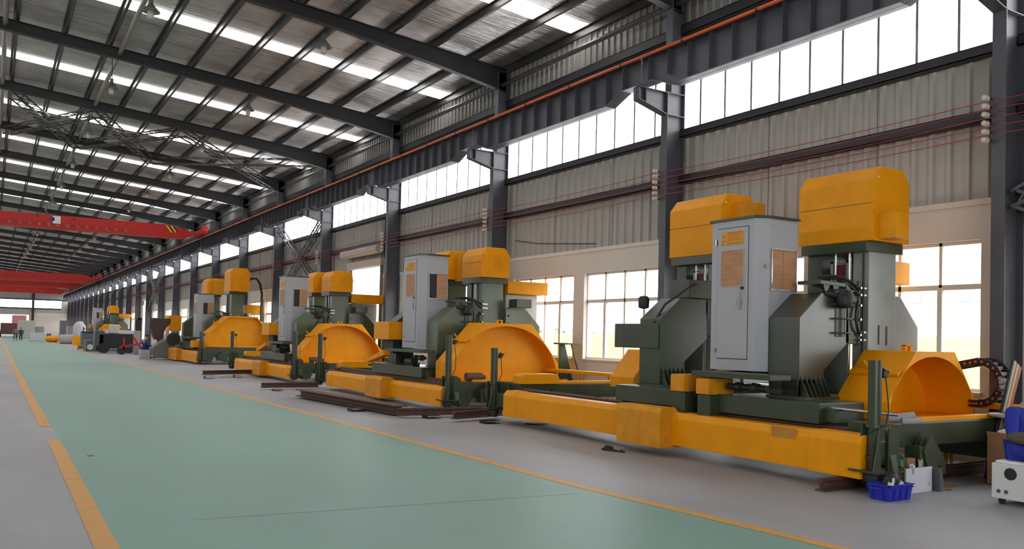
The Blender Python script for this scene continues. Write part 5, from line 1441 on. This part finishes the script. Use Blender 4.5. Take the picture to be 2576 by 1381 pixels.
# lathe-like castings before machine four
a = onz(392, 905, 0)
root = empty('casting', (a.x, a.y, 0), 'grey angled casting with a big dark pulley, left of the fourth machine', 'casting')
obj('body', MB().prism([(a.x, .1), (a.x + .7, .1), (a.x + .8, .7), (a.x + .7, 1.2), (a.x + .1, .9), (a.x - .25, .6)], 'y', a.y, a.y + 1.0), mat('primer_grey', rgb(112, 114, 106)), root, bevel=.04)
obj('pulley', MB().cyl((a.x + .85, a.y - .3, 1.15), (a.x + .85, a.y + .1, 1.15), .34, 24), M_DARK, root)
obj('arm', MB().prism([(a.x - .05, 1.1), (a.x + .25, 1.1), (a.x + .5, 1.75), (a.x + .75, 2.0), (a.x + .75, 2.28), (a.x - .35, 2.28), (a.x - .35, 1.9)], 'y', a.y + .2, a.y + .8), mat('brown_primer', rgb(70, 50, 46)), root, bevel=.03)
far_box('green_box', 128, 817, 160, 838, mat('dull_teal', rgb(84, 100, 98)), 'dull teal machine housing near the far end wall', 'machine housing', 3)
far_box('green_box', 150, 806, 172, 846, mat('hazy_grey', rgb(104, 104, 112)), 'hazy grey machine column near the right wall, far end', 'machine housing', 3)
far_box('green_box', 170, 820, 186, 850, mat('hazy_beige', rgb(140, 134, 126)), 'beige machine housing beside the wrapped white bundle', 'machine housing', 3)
a = onz(192, 858, 0)
tag(obj('wrapped_bundle', lump((a.x + .6, a.y + 4, 1.18), .75, .75, 1.2, 8, 9, .15), M_WBOX), 'white plastic wrapped bundle behind the yellow case', 'bundle')
for k, (px, lab) in enumerate(((126, 'left'), (137, 'right'))):
    a = onz(px, 861, 0); tag(obj('yellow_sack', lump((a.x, a.y, .34), .5, .5, .36, 20 + k, 8, .2), M_YEL), 'yellow covered lump on the floor far away, the %s one' % lab, 'sack', 'yellow covered lumps')
for k, px in enumerate((161, 173)):
    a = onz(px, 865, 0); tag(obj('steel_drum', MB().cyl((a.x - .38, a.y, .46), (a.x + .38, a.y, .46), .46, 20), M_TAPE, bevel=.02), 'pale grey drum lying on its side, the %s one of two' % ['left', 'right'][k], 'drum', 'grey drums lying far away')
for k, (px, py, w, h_, lab) in enumerate(((96, 858, 1.6, .9, 'low white scrap pile near the aisle, far away'), (112, 856, 1.4, .8, 'grey bin of offcuts near the aisle, far away'), (88, 850, 2.2, 1.6, 'grey crate against the far end wall'), (66, 850, 2.0, 2.4, 'pale cabinet beside the far gate'))):
    a = onz(px, py, 0); tag(obj('crate', B(a.x - w / 2, a.x + w / 2, a.y, a.y + 1.5, 0, h_), [M_WBOX, M_DKGREY, M_TAPE, M_CONCL][k], bevel=.05), lab, 'crate')
a = onz(22, 850, 0)
tr = empty('truck', (a.x, a.y, 0), 'dark red truck parked at the far gate', 'truck')
obj('body', B(a.x - .9, a.x + 1.1, a.y + 8, a.y + 12, .4, 2.0), mat('truck_brown', rgb(110, 76, 74)), tr, bevel=.1)
obj('load', B(a.x + .6, a.x + 2.4, a.y + 14, a.y + 18, .5, 3.2), mat('truck_pink', rgb(220, 150, 150)), tr, bevel=.1)
for x in (a.x - 1.1, a.x + 1.0): obj('wheel', MB().cyl((x, a.y + 9, .5), (x + .3, a.y + 9, .5), .5, 16), M_BLACK, tr)

# ================================================================ world and light
w = bpy.data.worlds.new('world'); SC.world = w; w.use_nodes = True
bg_ = w.node_tree.nodes['Background']
sk = w.node_tree.nodes.new('ShaderNodeTexGradient')
bg_.inputs['Color'].default_value = (0.93, 0.96, 1.0, 1); bg_.inputs['Strength'].default_value = WORLD_E
def portal(loc, rot, sx_, sy_):
    l = bpy.data.lights.new('daylight_portal', 'AREA'); l.shape = 'RECTANGLE'; l.size = sx_; l.size_y = sy_
    l.cycles.is_portal = True
    o = bpy.data.objects.new('daylight_portal', l); COL.objects.link(o); o.location = loc; o.rotation_euler = rot
portal((13.05, 80, 2.3), (0, radians(90), 0), 2.4, 178)
portal((0, Y0 - .3, 3.5), (radians(90), 0, 0), 12, 5.2)
SC.view_settings.view_transform = 'Standard'; SC.view_settings.look = 'None'
SC.view_settings.exposure = EXPO; SC.view_settings.gamma = 1.0; SC.view_settings.use_curve_mapping = False
SC.cycles.use_denoising = True
SC.cycles.max_bounces = 8; SC.cycles.diffuse_bounces = 5; SC.cycles.glossy_bounces = 3; SC.cycles.transparent_max_bounces = 8
SC.cycles.sample_clamp_indirect = 6.0
SC.cycles.caustics_reflective = False; SC.cycles.caustics_refractive = False
